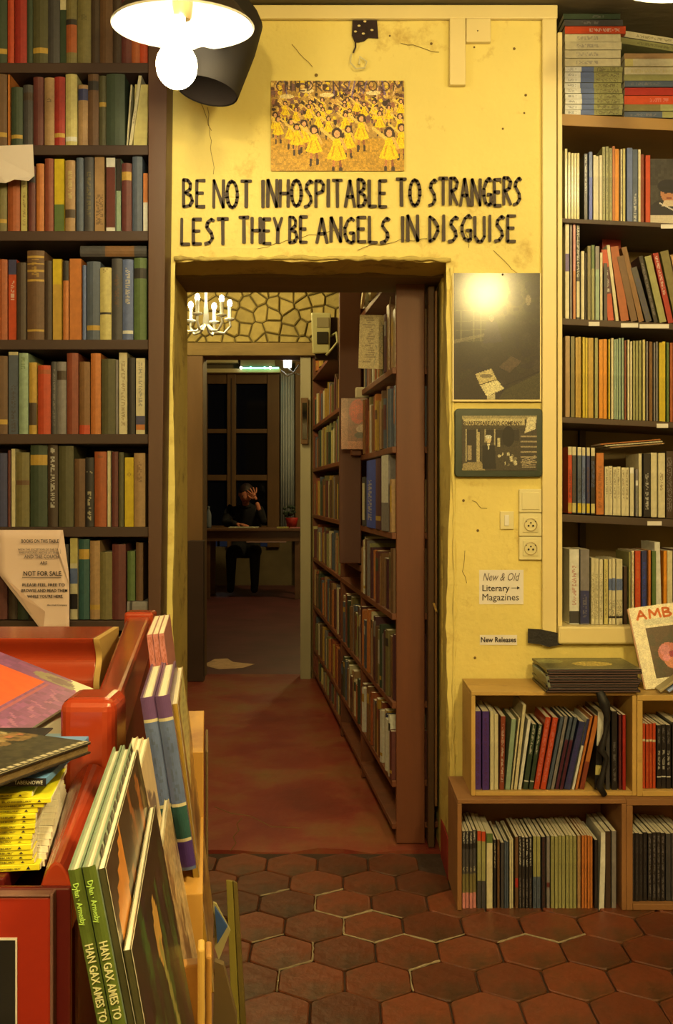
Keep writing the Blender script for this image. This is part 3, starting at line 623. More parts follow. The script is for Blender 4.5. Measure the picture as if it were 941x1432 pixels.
for k, (c, lab) in enumerate((('lolive', 'tilted light olive book on top of the right stack, top niche shelf'), ('cream', 'topmost tilted cream book, right stack of the top niche shelf'))):
    o = make_book('paperback_book', .02, .21, .19, c, ['T30-90:dkol'], False, 1, SRND)
    o.matrix_world = Matrix.Translation((X_(962, YQ), YQ+.02, z0+.022*k+.001)) @ Matrix.Rotation(math.radians(9), 4, 'Y') @ Matrix.Translation((-.012, 0, .006)) @ Matrix.Rotation(-math.pi/2, 4, 'Y'); tag(o, lab, 'book')
# loose journals lying slanted over the fifth shelf
zf = Z_(626, YR)
for k in range(3):
    o = make_book('journal', .005, .17+.01*k, .12, ['tan', 'cream', 'orange'][k], [], False, 1, SRND)
    o.matrix_world = Matrix.Translation((X_(930-k*2, YQ), YQ+.006+.004*k, zf+.012-.0+.0062*k)) @ Matrix.Rotation(math.radians(-4.5), 4, 'Y') @ Matrix.Rotation(-math.pi/2, 4, 'Y')
    tag(o, ['lowest tan', 'middle cream', 'top orange'][k]+' thin journal lying aslant over the fifth niche shelf books', 'journal')
o = MB().box(0, .062, 0, .12, 0, .13, pc('red', 1)).build('red_box_file', M_GLOSS, colattr=True, bevel=.002)
o.location = (X_(842, YR+.17), YR+.17, Z_(445, YR)-.006+.0); o.scale.z = 1
o.location.z = Z_(342, YR+.17)-.0; tag(o, 'red box jutting up behind the leaning books on the third niche shelf', 'box')
o.scale = (1, 1, .34*1.9); o.name = 'red_box'
o.location.z = Z_(445, YR)-SL*.1+.0012; o.scale.z = (Z_(318, YR+.17)-o.location.z)/.13

# card with a man's photograph on the second shelf
im = Img(60, 90, (58, 50, 34)); im.noise(.15, 3, 4)
im.rect(0, 76, 60, 90, (205, 180, 120)); im.ell(27, 74, 30, 20, (38, 34, 28)); im.rect(0, 76, 60, 90, (200, 176, 118)); im.ell(26, 46, 11, 14, (178, 112, 58)); im.poly([(20, 56), (33, 56), (36, 64), (16, 64)], (200, 170, 110)); im.ell(25, 37, 14, 9, (30, 26, 24)); im.rect(12, 37, 38, 41, (26, 24, 20)); im.ell(22, 46, 1.8, 1.2, (60, 30, 18)); im.ell(31, 46, 1.8, 1.2, (60, 30, 18)); im.line(23, 53, 30, 53, 1.4, (120, 50, 30)); im.line(14, 60, 34, 70, 2, (200, 180, 130)); im.ell(50, 82, 8, 8, (150, 110, 80))
w_, h_ = 62*YQ/F, 96*YQ/F
o = im.mesh(w_, h_, .003).build('photo_card', M_PHOTO, colattr=True)
xx = X_(909, YR+.04); o.location = (xx, YR+.04, Z_(305, YR)-SL*(xx-xa)+.0008); o.rotation_euler = (-.05, 0, 0)
tag(o, 'framed card showing a person in a dark cap, face out on second niche shelf', 'photograph')

# ------------------------------------------------------------------ wooden crates on the floor, right
def crate(name, label, x0, x1, y0, y1, z0, z1, t, m, bottom=True):
    c = thing(name, label, 'crate', ((x0+x1)/2, y0, z0), 'wooden crates along the right wall')
    bx('side_panel', m, c, x0, x0+t, y0, y1, z0, z1-t, .0015); bx('side_panel', m, c, x1-t, x1, y0, y1, z0, z1-t, .0015)
    bx('top_panel', m, c, x0, x1, y0, y1, z1-t+.0003, z1, .0015); bx('back_panel', m, c, x0+t+.0005, x1-t-.0005, y1-.008, y1, z0, z1-t-.001, 0)
    if bottom: bx('bottom_panel', m, c, x0+t+.0005, x1-t-.0005, y0, y1-.009, z0, z0+t, .0015)
    return c
m_crate = mat('golden_crate_wood', (186, 140, 56), .6, 5, .3, .2, stretch=(.4, 1, 1), dirt=((110, 70, 26), 9, .58, .76), g=1.25)
m_crate2 = mat('brown_crate_wood', (122, 78, 32), .6, 5, .3, .2, stretch=(.4, 1, 1), g=1.6)
YU, YD = 2.88, 2.85
crate('wooden_crate', 'upper golden wooden crate of paperbacks standing on the lower brown crate', .389, .866, YU, 3.085, .327, .628, .012, m_crate)
crate('wooden_crate', 'lower brown crate with thick journals standing on the tiles', .345, .828, YD, 3.085, .009, .326, .013, m_crate2, False)
crate('wooden_crate', 'upper right crate with orange-red books, under the leaning magazine', .8665, 1.40, YU-.005, 3.085, .327, .618, .016, m_crate)
crate('wooden_crate', 'lower right crate filled with black journals', .8285, 1.40, YD, 3.085, .009, .326, .018, m_crate2)
U = 'in upper crate'; LW = 'in lower crate'
row('663-673@1003 purple T5-95:wine;674-684@1003 purple T8-95:wine;685-691@1003 cream;691-697@1008 cream;698-705@1010 brick T10-90:white l2;'
    '706-713@1014 pgreen l9;714-717@1012 cream l11;718-723@994 cream l13;724-729@1014 white l14;'
    '731-738@1021 dkgreen T2-45:white B86-88:white l13;739-745@1021 dkgreen T2-45:white B86-88:white l14;746-754@1011 redor T0-90:pink l17;755-763@1011 redor T0-90:pink l18;'
    '764-769@1009 slate l20;770-775@1009 grey l20;776-781@1010 slate B34-98:wine l21;782-787@1010 slate B34-98:wine l21;788-797@1016 navy T10-90:purple l22;799-803@1012 white B0-35:navy l22;804-808@1008 orange l22;810-817@1008 brick B0-60:orange l22;'
    '831-840@1004 black B0-44:white B70-84:pyel l5;847-853@1004 dkgrey;855-863@1003 black T40-90:grey;865-869@1008 wine B0-98:maroon;870-875@1008 red', 2.895, 1113, U, 'paperbacks in the upper crate', False, .15, 1.15, zb=.3395, jit=.002)
row('893-917@1014*5 redor S25-28:cream T45-90:orange;918-938@1016*3 black T5-30:grey T40-70:white B80-83:white;939-950@1012 black;951-975@1016*3 dkgrey', 2.895, 1105, 'in upper right crate', 'paperbacks in the upper right crate', False, .15, 1.15, zb=.3435, jit=.001)
row('641-666@1160*5 dkgrey T2-15:white B15-22:black T45-52:cream B54-78:olive B78-98:pink;667-679@1160*2 lolive B0-14:redor B60-98:dkgrey;680-689@1163 cream B0-10:green;690-694@1172 black T5-40:cream;695-699@1172 brown;700-705@1176 dkgrey;705-711@1174*2 slate;712-718@1172*2 cream;'
    '720-725@1168 brown B58-70:red;725-744@1168*4 black T2-40:white T55-95:grey;745-756@1168*2 slate B0-55:lolive T60-95:black;757-763@1168 black T0-98:maroon;764-769@1167 grey B60-70:maroon;770-806@1166*7 lolive T5-40:olive;807-812@1166 tan;813-829@1166*4 orange S25-27:brown S55-57:brown;831-836@1172 black;837-845@1162 white l3;846-854@1160 dkbrown;855-862@1160 grey', 2.868, 1271, LW, 'thick journals in the lower crate', False, .17, 1.3, zb=.0005, noun='journal', gap=.5, jit=.002)
row('882-905@1160*4 black T10-90:dkgrey;906-930@1160*4 black T5-95:grey;931-960@1160*4 dkgrey', 2.868, 1255, 'in lower right crate', 'black journals in the lower right crate', False, .17, 1.3, zb=.0275, noun='journal', jit=.002)
# ================================================================== ON THE DOOR WALL
m_ink = mat('brown_black_paint', (62, 42, 22), .6, 30, .3, .1)
for nm, base, yt, words in (('painted_lettering', (292, 288), (251, 247), [('BE', 255, 288), ('NOT', 297, 353), ('INHOSPITABLE', 364, 542), ('TO', 553, 589), ('STRANGERS', 598, 730)]),
                            ('painted_lettering', (343, 338), (304, 299), [('LEST', 252, 321), ('THEY', 333, 396), ('BE', 403, 431), ('ANGELS', 441, 546), ('IN', 559, 586), ('DISGUISE', 599, 722)])):
    mb = MB(); rr = random.Random(base[0])
    for wd, a, b in words:
        t = (a-252)/478; yb = base[0]+(base[1]-base[0])*t; tp = yt[0]+(yt[1]-yt[0])*t
        for st in strokes(wd, X_(a+2, YW), X_(b-2, YW), Z_(yb-2, YW), Z_(tp+2, YW), .42, rr): stroke_mesh(mb, st, .0098, YW-.0018, .0012, rr)
    o = mb.build(nm, m_ink, w); o['label'] = 'hand-painted dark lettering line, ' + ('BE NOT INHOSPITABLE TO STRANGERS' if base[0] == 292 else 'LEST THEY BE ANGELS IN DISGUISE')
# crowd poster
W_, H_ = 186, 125
im = Img(W_, H_, (176, 130, 48)); rr = random.Random(4)
im.rect(0, 80, W_, H_, (196, 140, 34)); im.noise(.12, 1, 3)
for _ in range(420):
    x, y = rr.uniform(0, W_), rr.uniform(2, 58); im.ell(x, y, rr.uniform(1.5, 4), rr.uniform(1.5, 4), rr.choice([(90, 52, 30), (60, 38, 28), (205, 150, 60), (225, 175, 70), (150, 90, 50), (120, 80, 60), (235, 190, 30)]))
for _ in range(14): x = rr.uniform(5, 180); im.line(x, 0, x+rr.uniform(-6, 6), rr.uniform(10, 26), 2, rr.choice([(220, 170, 90), (120, 90, 100)]))
for (x, y) in ((50, 14), (143, 17), (78, 20), (22, 22)): im.ell(x, y, 10, 3, (235, 200, 110))
def dancer(x, y, s, dirn=-1, col=(245, 196, 10)):
    im.line(x-1.2*s, y, x-1.5*s, y+5*s, 1.1*s, (196, 120, 50)); im.line(x+1.2*s, y, x+1.6*s, y+5*s, 1.1*s, (150, 84, 40)); im.line(x-1.5*s, y+4*s, x-1.6*s, y+6.5*s, 1.3*s, (60, 40, 30)); im.line(x+1.6*s, y+4*s, x+1.7*s, y+6*s, 1.3*s, (60, 40, 30))
    im.poly([(x-1.6*s, y-6*s), (x+1.6*s, y-6*s), (x+4.3*s, y), (x, y+1*s), (x-4.3*s, y)], col); im.line(x-2*s, y-1*s, x-1*s, y-5*s, .6*s, (215, 150, 5)); im.line(x+2*s, y-1*s, x+.6*s, y-5*s, .6*s, (218, 155, 5))
    im.poly([(x-2*s, y-8.6*s), (x+2*s, y-8.6*s), (x+1.7*s, y-5*s), (x-1.7*s, y-5*s)], col)
    im.ell(x, y-10.4*s, 2.1*s, 2.3*s, (62, 36, 24)); im.ell(x+.1*s, y-10*s, 1.2*s, 1.5*s, (226, 160, 84)); im.line(x+1.8*s, y-10*s, x+2.2*s, y-6*s, .9*s, (60, 36, 24))
    im.line(x-1.5*s, y-8*s, x-6.5*s, y-12*s, 1.3*s, (236, 186, 70)); im.line(x+1.6*s, y-8*s, x+3.6*s, y-4*s, 1.2*s, (230, 170, 70))
L_ = [(rr.uniform(0, 186), rr.uniform(40, 62), 1.5) for _ in range(20)]
L_ += [(10, 74, 2.0), (28, 80, 2.2), (46, 84, 2.4), (80, 70, 1.7), (104, 66, 1.8), (126, 80, 2.7), (6, 66, 1.8), (180, 70, 2.0), (152, 64, 1.8), (66, 64, 1.7)]
L_ += [(36, 88, 2.3), (60, 98, 2.9), (108, 92, 2.4), (182, 92, 2.6), (92, 108, 3.4), (165, 107, 3.4)]
for x, y, s in sorted(L_, key=lambda q: q[1]): dancer(x, y, s)
im.noise(.10, 6)
for wd, a, b in (('CHILDRENS', 8, 108), ('ROOM', 122, 184)):
    for st in strokes(wd, a, b, 14, 1, .5, rr):
        for p, q in zip(st, st[1:]): im.line(p[0], p[1], q[0], q[1], 1.8, (66, 44, 30), .8)
w_, h_ = X_(565, YW)-X_(379, YW), (239-113)/450
o = im.mesh(w_, h_, .0012).build('crowd_poster', M_PRINT, colattr=True)
o.location = (X_(379, YW), YW-.0040, Z_(239.5, YW)); tag(o, 'colour poster of a dancing crowd in yellow dresses, glued above the painted words', 'poster')
# hole with torn cable stubs and white hook
hp = thing('broken_cable_box', 'dark broken hole with cable ends high on the wall above the poster', 'wall hole', P(510, 40, YW))
mbh = MB().prism([P(u, v, YW-.0005) for u, v in ((493, 27), (527, 27), (529, 54), (515, 53), (509, 58), (496, 60), (492, 50))], (0, -.003, 0)); mbh.build('dark_recess', mat('dark_hole', (52, 32, 22), .9, 60, .6), hp)  # hole drawn as a flat dark plate on the plaster
for k, (u, v) in enumerate([(510, 30), (497, 44), (508, 47), (502, 36), (520, 42)]): MB().ball(P(u, v, YW-.006), .004, 7, 5, (1.3, .6, .8)).build('plaster_lump', m_trim, hp)
MB().tube([P(497, 58, YW-.004), P(497, 66, YW-.01), P(494, 74, YW-.006)], .003, 6).build('cable_stub', m_ink, hp)
MB().tube([P(491, 76, YW-.006), P(490, 88, YW-.014), P(498, 96, YW-.018), P(510, 95, YW-.014), P(513, 86, YW-.008), P(503, 79, YW-.01), P(502, 90, YW-.012)], .0024, 6).build('wire_loop', mat('pale_wire', (214, 190, 110), .4), hp)
cc = thing('cable_cover', 'cream cable cover strip with square box below the ceiling moulding', 'cable cover', P(650, 60, YW))
bx('cover_strip', m_trim, cc, X_(628, YW), X_(650, YW), YW-.02, YW-.0005, Z_(122, YW), Z_(29, YW)-.001, .002)
bx('junction_box', m_trim, cc, X_(651, YW), X_(685, YW), YW-.018, YW-.0005, Z_(62, YW), Z_(29, YW)-.001, .002)
MB().ball(P(668, 43, YW-.018), .0022, 8, 5).build('screw', m_ink, cc)
# large dark photograph
W_, H_ = 96, 140
im = Img(W_, H_, (44, 32, 18)); rr = random.Random(9)
for k in range(26): im.ell(48, 26, 46-k*1.3, 36-k, (44+k*2.6, 36+k*2.2, 18+k*.9), .5)
for _ in range(90): im.ell(rr.uniform(0, 96), rr.uniform(10, 128), rr.uniform(2, 8), rr.uniform(2, 7), rr.choice([(40, 28, 20), (52, 44, 20), (60, 46, 30), (34, 22, 22)]), .5)
for x in (8, 22, 30): im.line(x, 42, x, 76, 1, (96, 84, 44), .8)
for y in (42, 54, 64, 76): im.line(2, y, 36, y-2, 1, (92, 80, 40), .7)
im.poly([(0, 74), (40, 66), (40, 69), (0, 78)], (110, 94, 54), .8); im.ell(42, 50, 3, 4, (130, 96, 58)); im.poly([(36, 54), (48, 54), (54, 76), (32, 78)], (50, 36, 36))
im.ell(83, 30, 3, 6, (120, 100, 60)); im.poly([(50, 104), (64, 92), (76, 98), (62, 110)], (86, 62, 36), .8)
im.poly([(56, 130), (96, 110), (96, 140), (50, 140)], (64, 54, 24)); im.line(58, 124, 96, 109, 1, (24, 18, 12))
im.poly([(24, 112), (42, 106), (48, 118), (29, 124)], (186, 160, 84)); im.poly([(29, 124), (48, 118), (56, 128), (37, 137)], (214, 192, 110)); im.poly([(37, 137), (46, 133), (46, 140), (37, 140)], (190, 168, 96)); im.ell(36, 114, 7, 2.2, (90, 74, 44), .7); im.line(29, 124, 48, 118, 1, (60, 46, 26))
im.noise(.14, 2)
fr = thing('framed_photograph', 'large dark glossy photograph in a thin pale frame, right of the doorway', 'picture', P(693, 560, YW))
u0, u1, v0, v1 = 633, 754, 383, 559
bx('backing', m_trim, fr, X_(u0-1, YW), X_(u1+2, YW), YW-.010, YW-.0005, Z_(v1+3, YW), Z_(v0, YW), .001)
o = im.mesh(X_(u1, YW)-X_(u0+1, YW), (v1-v0)/450, .001).build('photo_print', M_PHOTO, fr, colattr=True)
o.location = Vector((X_(u0+1, YW), YW-.0115, Z_(v1, YW)))-fr.location
MB().ball(P(703, 384, YW-.013), .003, 8, 5).build('pin', m_ink, fr)
# small framed shopfront photograph
W_, H_ = 110, 74
im = Img(W_, H_, (64, 52, 30)); rr = random.Random(2)
im.rect(0, 0, 110, 5, (150, 130, 70)); im.rect(2, 4, 92, 13, (190, 166, 92)); im.rect(0, 13, 110, 17, (70, 58, 30))
for a, b, c in ((6, 22, 62), (22, 27, 66), (34, 48, 36), (48, 64, 40), (66, 84, 34)): im.rect(a, 19, b, c, (42, 34, 22)); im.line(a, 18, a, c, 1, (160, 140, 80))
im.rect(22, 22, 26, 66, (176, 152, 84)); im.rect(8, 40, 14, 60, (150, 126, 74)); im.poly([(2, 64), (28, 62), (34, 74), (0, 74)], (150, 126, 66))
im.poly([(30, 40), (48, 40), (50, 72), (30, 72)], (26, 22, 16)); im.ell(39, 32, 4, 5, (200, 170, 100)); im.ell(39, 28.5, 4.6, 2.6, (206, 190, 130)); im.poly([(37, 38), (41, 38), (39, 48)], (210, 190, 120))
im.ell(68, 28, 9, 14, (24, 20, 12)); im.rect(52, 30, 56, 42, (190, 168, 96))
for _ in range(26): im.ell(rr.uniform(52, 80), rr.uniform(48, 66), 2.2, 2.2, rr.choice([(200, 180, 110), (120, 104, 60), (60, 50, 30)]))
im.poly([(96, 2), (109, 2), (108, 18), (92, 24)], (206, 184, 110)); im.rect(86, 26, 110, 64, (58, 48, 30))
for k in range(6): im.line(87, 28+k*7, 109, 28+k*7, 1.5, (150, 128, 74)); im.line(88, 60+k*2, 108, 54+k*3, 1, (176, 150, 92))
im.noise(.16, 5)
f2 = thing('framed_photograph', 'small shopfront photograph in a dark green frame with rounded corners, above the switches', 'picture', P(695, 668, YW))
m_gframe = mat('dark_green_frame', (40, 50, 26), .35, 20, .2, .05)
def rrect(u0, u1, v0, v1, r, y):
    x0, x1, z0, z1 = X_(u0, YW), X_(u1, YW), Z_(v1, YW), Z_(v0, YW); pts = []
    for cx, cz, a in ((x1-r, z1-r, 0), (x0+r, z1-r, 90), (x0+r, z0+r, 180), (x1-r, z0+r, 270)):
        for k in range(5): q = math.radians(a+k*22.5); pts.append((cx+r*math.cos(q), y, cz+r*math.sin(q)))
    return pts
MB().prism(rrect(635, 757, 572, 667, .012, YW-.0005), (0, -.016, 0)).build('frame', m_gframe, f2, .002)
o = im.mesh(X_(749, YW)-X_(645, YW), (658-582)/450, .001).build('photo_print', M_PHOTO, f2, colattr=True); o.location = Vector((X_(645, YW), YW-.0185, Z_(658, YW)))-f2.location
text('shop_sign_lettering', 'SHAKESPEARE AND COMPANY', .012, P(689, 594.6, YW-.0192), m_ink, f2, width=.182, height=.013, bold=.0002)
# switches and sockets
m_plast = mat('cream_plastic', (232, 206, 118), .35, 10, .04); m_pdark = mat('socket_hole', (30, 22, 14), .6)
def plate(v0, v1, label, kind):
    t = thing('wall_socket' if kind == 's' else 'light_switch', label, 'socket' if kind == 's' else 'switch', P(741, (v0+v1)/2, YW))
    x0, x1, z0, z1 = X_(725, YW), X_(757, YW)-.001, Z_(v1, YW)+.0006, Z_(v0, YW)
    bx('plate', m_plast, t, x0, x1, YW-.011, YW-.0005, z0, z1, .003); cx, cz = (x0+x1)/2, (z0+z1)/2
    if kind == 's':
        bx('socket_frame', m_plast, t, cx-.024, cx+.024, YW-.014, YW-.0112, cz-.024, cz+.024, .002)
        Mx = Matrix.Rotation(math.pi/2, 4, 'X')
        MB().lathe([(.0205, 0), (.0205, .003), (.0185, .0035), (.0175, -.002), (0.0001, -.002)], (cx, YW-.0142, cz), 20, None, Mx).build('socket_well', mat('socket_shadow_plastic', (190, 160, 84), .4), t, smooth=False)
        for dx, dz_, r in ((-.007, .001, .0033), (.007, .001, .0033), (0, .010, .0028)): MB().lathe([(r, .001), (0.0001, .0012)], (cx+dx, YW-.0165, cz+dz_-.004), 8, None, Mx).build('pin_hole', m_pdark, t)
        for dx in (-.011, .011): MB().lathe([(.002, .001), (0.0001, .0012)], (cx+dx*1.3, YW-.0165, cz+.010), 8, None, Mx).build('slot', m_pdark, t)
    else:
        bx('rocker', m_plast, t, cx-.027, cx+.027, YW-.0145, YW-.0112, cz-.027, cz+.027, .003)
plate(684, 717, 'square blank cream switch above the two wall sockets', 'w'); plate(717.5, 750, 'upper round wall socket on a square cream plate', 's'); plate(750.5, 783, 'lower round wall socket on a square cream plate', 's')
t = thing('light_switch', 'small narrow cream rocker switch left of the sockets', 'switch', P(708, 728, YW))
bx('plate', m_plast, t, X_(699, YW), X_(718, YW), YW-.006, YW-.0005, Z_(740, YW), Z_(715, YW), .0015); bx('rocker', mat('white_rocker', (250, 236, 180), .3), t, X_(705, YW), X_(711, YW), YW-.010, YW-.0062, Z_(735, YW), Z_(720, YW), .001)
# paper signs
m_paper = mat('white_paper', (238, 216, 158), .7, 8, .05); m_type = mat('black_type', (52, 40, 34), .7); m_grey = mat('grey_type', (110, 92, 70), .7)
def sheet(name, u0, u1, v0, v1, label, cat, y=YW, tilt=0):
    t = thing(name, label, cat, P((u0+u1)/2, (v0+v1)/2, y-.0012))
    a, b = (X_(u1, y)-X_(u0, y))/2, (v1-v0)/2*y/F; rr = random.Random(int(u0)); mb = MB(); n = 8
    g_ = [(-a+2*a*i/n, -.0005-abs(rr.gauss(0, .0003))-(.002 if i in (0, n) else 0)*0, -b+2*b*j/4) for j in range(5) for i in range(n+1)]
    mb.add([(p[0], p[1]+.0012, p[2]) for p in g_], [(j*(n+1)+i, j*(n+1)+i+1, (j+1)*(n+1)+i+1, (j+1)*(n+1)+i) for j in range(4) for i in range(n)])
    o = mb.build('paper', m_paper); o.parent = t
    sol = o.modifiers.new('thickness', 'SOLIDIFY'); sol.thickness = .0003
    return t
t = sheet('paper_sign', 670, 732, 797, 845, 'paper sign on the wall reading New & Old Literary Magazines', 'sign')
ys = YW-.0019
text('printed_words', 'New & Old', .02, P(701, 812, ys), m_grey, t, width=52/450, height=11/450, shear=.35)
text('printed_words', 'Literary', .02, P(693.5, 826.5, ys), m_type, t, width=38/450, height=11.5/450, bold=.0002)
MB().box(X_(715, YW), X_(726, YW), ys-.0003, ys, Z_(822.5, YW), Z_(821.7, YW)).prism([P(727, 822, ys), P(723, 819.8, ys), P(723, 824.4, ys)], (0, -.0003, 0)).build('printed_arrow', m_type, t)
text('printed_words', 'Magazines', .02, P(700, 839.5, ys), m_type, t, width=51/450, height=12/450)
t = sheet('paper_sign', 671, 723, 888, 902, 'small paper strip reading New Releases low on the wall', 'sign')
text('printed_words', 'New Releases', .02, P(697, 898, ys), m_type, t, width=49/450, height=7.5/450, bold=.0005)
# black tape
mb = MB(); mb.prism([P(u, v, YW-.0165) for u, v in ((738, 879), (756, 880), (789, 887), (787, 901), (768, 905), (755, 901), (738, 899))], (0, -.0012, 0))
o = mb.build('black_tape', mat('black_fabric_tape', (34, 28, 22), .6, 60, .2, .2)); tag(o, 'piece of black tape over the bottom end of the cream wall strip', 'tape')

# ================================================================== LAMPS
m_enamel = mat('white_enamel', (250, 246, 225), .25, 5, .02); m_shadeout = mat('dark_shade_enamel', (70, 54, 34), .5, 6, .1, g=.6)
m_bulb = mat('glowing_bulb', (255, 240, 200), .3, emit=((1, .84, .50), 26)); m_brass = mat('dull_brass', (170, 130, 60), .35, 8, .1, metal=.7)
def pendant(name, label, c, r, watt, grp=None):
    t = thing(name, label, 'lamp', (c[0], c[1], c[2]+.2), grp)
    pr = [(r, 0), (r*.985, .004), (r*.8, .045), (r*.5, .085), (r*.28, .11), (.035, .125)]
    Mt = Matrix.Rotation(math.radians(6.5), 4, 'X')
    MB().lathe(pr, c, 48, None, Mt).lathe([(.035, .125), (.035, .17), (.02, .185), (.001, .19)], c, 20, None, Mt).build('shade_outside', m_shadeout, t, smooth=True)
    MB().lathe([(p[0]-.002, p[1]-.0025) for p in pr][::-1], c, 48, None, Mt).build('shade_inside', m_enamel, t, smooth=True)
    MB().lathe([(r+.0015, -.003), (r+.0025, 0), (r, .003), (r-.002, 0), (r+.0015, -.003)], c, 48, None, Mt).build('shade_rim', m_enamel, t, smooth=True)
    MB().lathe([(.024, .12), (.026, .05), (.022, .02), (.018, .015)], c, 16, None, Mt).build('bulb_holder', m_brass, t, smooth=True)
    b = Vector(c)+Vector((-.016, -.01, -.088))
    return t, b
t, b = pendant('pendant_lamp', 'white enamel pendant lamp with a glaring bulb above the left bookcase', P(256, 36, 2.5), .176, P_LEFT)
bb = P(247, 92, 2.47)
MB().tube([bb+Vector((.004, 0, .12)), bb+Vector((.002, 0, .03))], [.017, .02], 12).build('bulb_neck', m_bulb, t, smooth=True)
MB().ball(bb, .051, 20, 14, (1, 1, 1.1)).build('bulb', m_bulb, t, smooth=True)
MB().tube([P(256, 36, 2.5)+Vector((0, 0, .188)), (P(256, 36, 2.5).x, 2.5, CEIL-.001)], .003, 6).build('cord', m_ink, t)
lamp_light('lamp_glow', bb+Vector((.0, -.06, -.075)), P_LEFT, .05, parent=t)
t, b = pendant('pendant_lamp', 'white pendant lamp cut by the top right corner above the niche bookshelf', P(958, -34, 2.45), .17, P_RIGHT)
bb2 = P(975, 30, 2.42)
MB().ball(bb2, .044, 20, 14, (1, 1, 1.1)).tube([bb2+Vector((-.01, 0, .1)), bb2], .018, 12).build('bulb', m_bulb, t, smooth=True)
MB().tube([P(958, -34, 2.45)+Vector((0, 0, .188)), (P(958, -34, 2.45).x, 2.45, CEIL-.001)], .003, 6).build('cord', m_ink, t)
lamp_light('lamp_glow', bb2+Vector((0, -.06, -.07)), P_RIGHT, .05, parent=t)
# dark hood of a turned-away spot lamp behind the first lamp
YH = 2.78
sp = thing('spot_lamp', 'dark hooded spot lamp turned away, behind the left pendant lamp', 'lamp', P(330, -10, YH))
m_hood = mat('dark_hood_metal', (60, 46, 26), .8, 8, .15, g=.3)
top_, bot_ = P(312, 8, YH), P(289, 128, YH-.02)
ax = (top_-bot_).normalized(); Mh = ax.to_track_quat('Z', 'Y').to_matrix().to_4x4(); Lh = (top_-bot_).length
MB().lathe([(.086, 0), (.088, .004), (.112, Lh*.55), (.118, Lh*.86), (.104, Lh*.95), (.06, Lh*1.12), (.03, Lh*1.2), (.001, Lh*1.21)], bot_, 36, None, Mh).build('hood', m_hood, sp, smooth=True)
MB().lathe([(.083, .003), (.108, Lh*.55), (.114, Lh*.85), (.001, Lh*.9)], bot_, 36, None, Mh).build('hood_lining', m_shadeout, sp, smooth=True)
e_ = top_+ax*Lh*.2
MB().tube([e_, e_+Vector((.0, 0, .06)), (e_.x, e_.y, CEIL-.001)], .008, 8).build('stem', m_hood, sp)
# lamps behind the camera; one is mirrored in the glossy photograph
for k, (loc, wt) in enumerate([((.88, .3, 2.46), P_BACK), ((-.35, -.6, 2.4), P_BACK2)]):
    t = thing('ceiling_lamp', ['cluster lamp behind the viewer, right, mirrored in the large photograph', 'second ceiling lamp behind the viewer, on the left'][k], 'lamp', (loc[0], loc[1], CEIL-.001))
    MB().tube([(loc[0], loc[1], CEIL-.001), (loc[0], loc[1], loc[2]+.05)], .006, 6).build('stem', m_brass, t)
    for q in range(4):
        a = q*math.pi/2+.6; c = Vector(loc)+Vector((math.cos(a)*.11, math.sin(a)*.11, 0))
        MB().tube([(loc[0], loc[1], loc[2]+.05), c+Vector((0, 0, .05)), c+Vector((0, 0, .03))], .004, 6).build('arm', m_brass, t); MB().ball(c, .03, 12, 8).build('bulb', m_bulb, t, smooth=True)
    lamp_light('lamp_glow', Vector(loc)+Vector((0, 0, -.08)), wt, .1, parent=t)

# ================================================================== THE CORRIDOR
ANG = math.atan2(-.9936, .1126)
FM = Matrix.Translation((-.155, 6.44, 0)) @ Matrix.Rotation(ANG, 4, 'Z')      # local x runs towards the viewer, y into the shelves
kb = thing('corridor_bookcase', 'long reddish bookcase lining the right side of the corridor', 'bookcase', (-.155, 6.44, .005), rot=(0, 0, ANG))
kb['_w'] = False
LEN = 3.07; SH = [1.95, 1.63, 1.36, 1.066, .79, .488, .22]
for z in SH:
    z -= .005
    bx('shelf', m_wood_red, kb, .0, 1.52, .0, .26, z-.022, z, .002)
    bx('shelf', m_wood_red, kb, 2.27 if z > .9 else 1.56, LEN-.012, .0, .26, z-.022, z, .002)
bx('shelf', m_wood_red, kb, 1.56, 2.25, .0, .26, .865, .893, .002)
bx('shelf', m_wood_red, kb, 0, LEN-.012, 0, .26, .05, .07, .002)
for x in (-.02, 1.525, 2.25): bx('divider', m_wood_red, kb, x, x+.02, .003, .26, .002, 2.3 if x != 2.25 else .86, .002)
bx('back_panel', m_darkshelf, kb, -.02, LEN, .262, .275, .002, 2.3, 0)
epn = thing('corridor_end_post', 'reddish brown wooden end post of the corridor bookcase just inside the doorway', 'post', (.25, 3.42, .005))
bx('board', m_wood_red, epn, X_(554, 3.4), X_(594, 3.4), 3.40, 3.44, .006, 2.3, .003)
m_leaf = mat('folded_door_wood', (92, 58, 24), .6, 6, .4, .3, stretch=(1, 1, .15))
epd = thing('folded_door_leaf', 'narrow dark edge of a door folded back against the right jamb', 'door', (.325, 3.5, .006))
bx('leaf_edge', m_leaf, epd, .309, .330, 3.36, 3.54, .006, 1.90, .003)
bx('leaf_edge_moulding', m_timber, epd, .3305, .338, 3.345, 3.40, .15, 1.88, .002)
MB().tube([(.326, 3.352, .83), (.326, 3.335, .83), (.334, 3.33, .805)], .004, 6).build('latch', m_crate, epd)
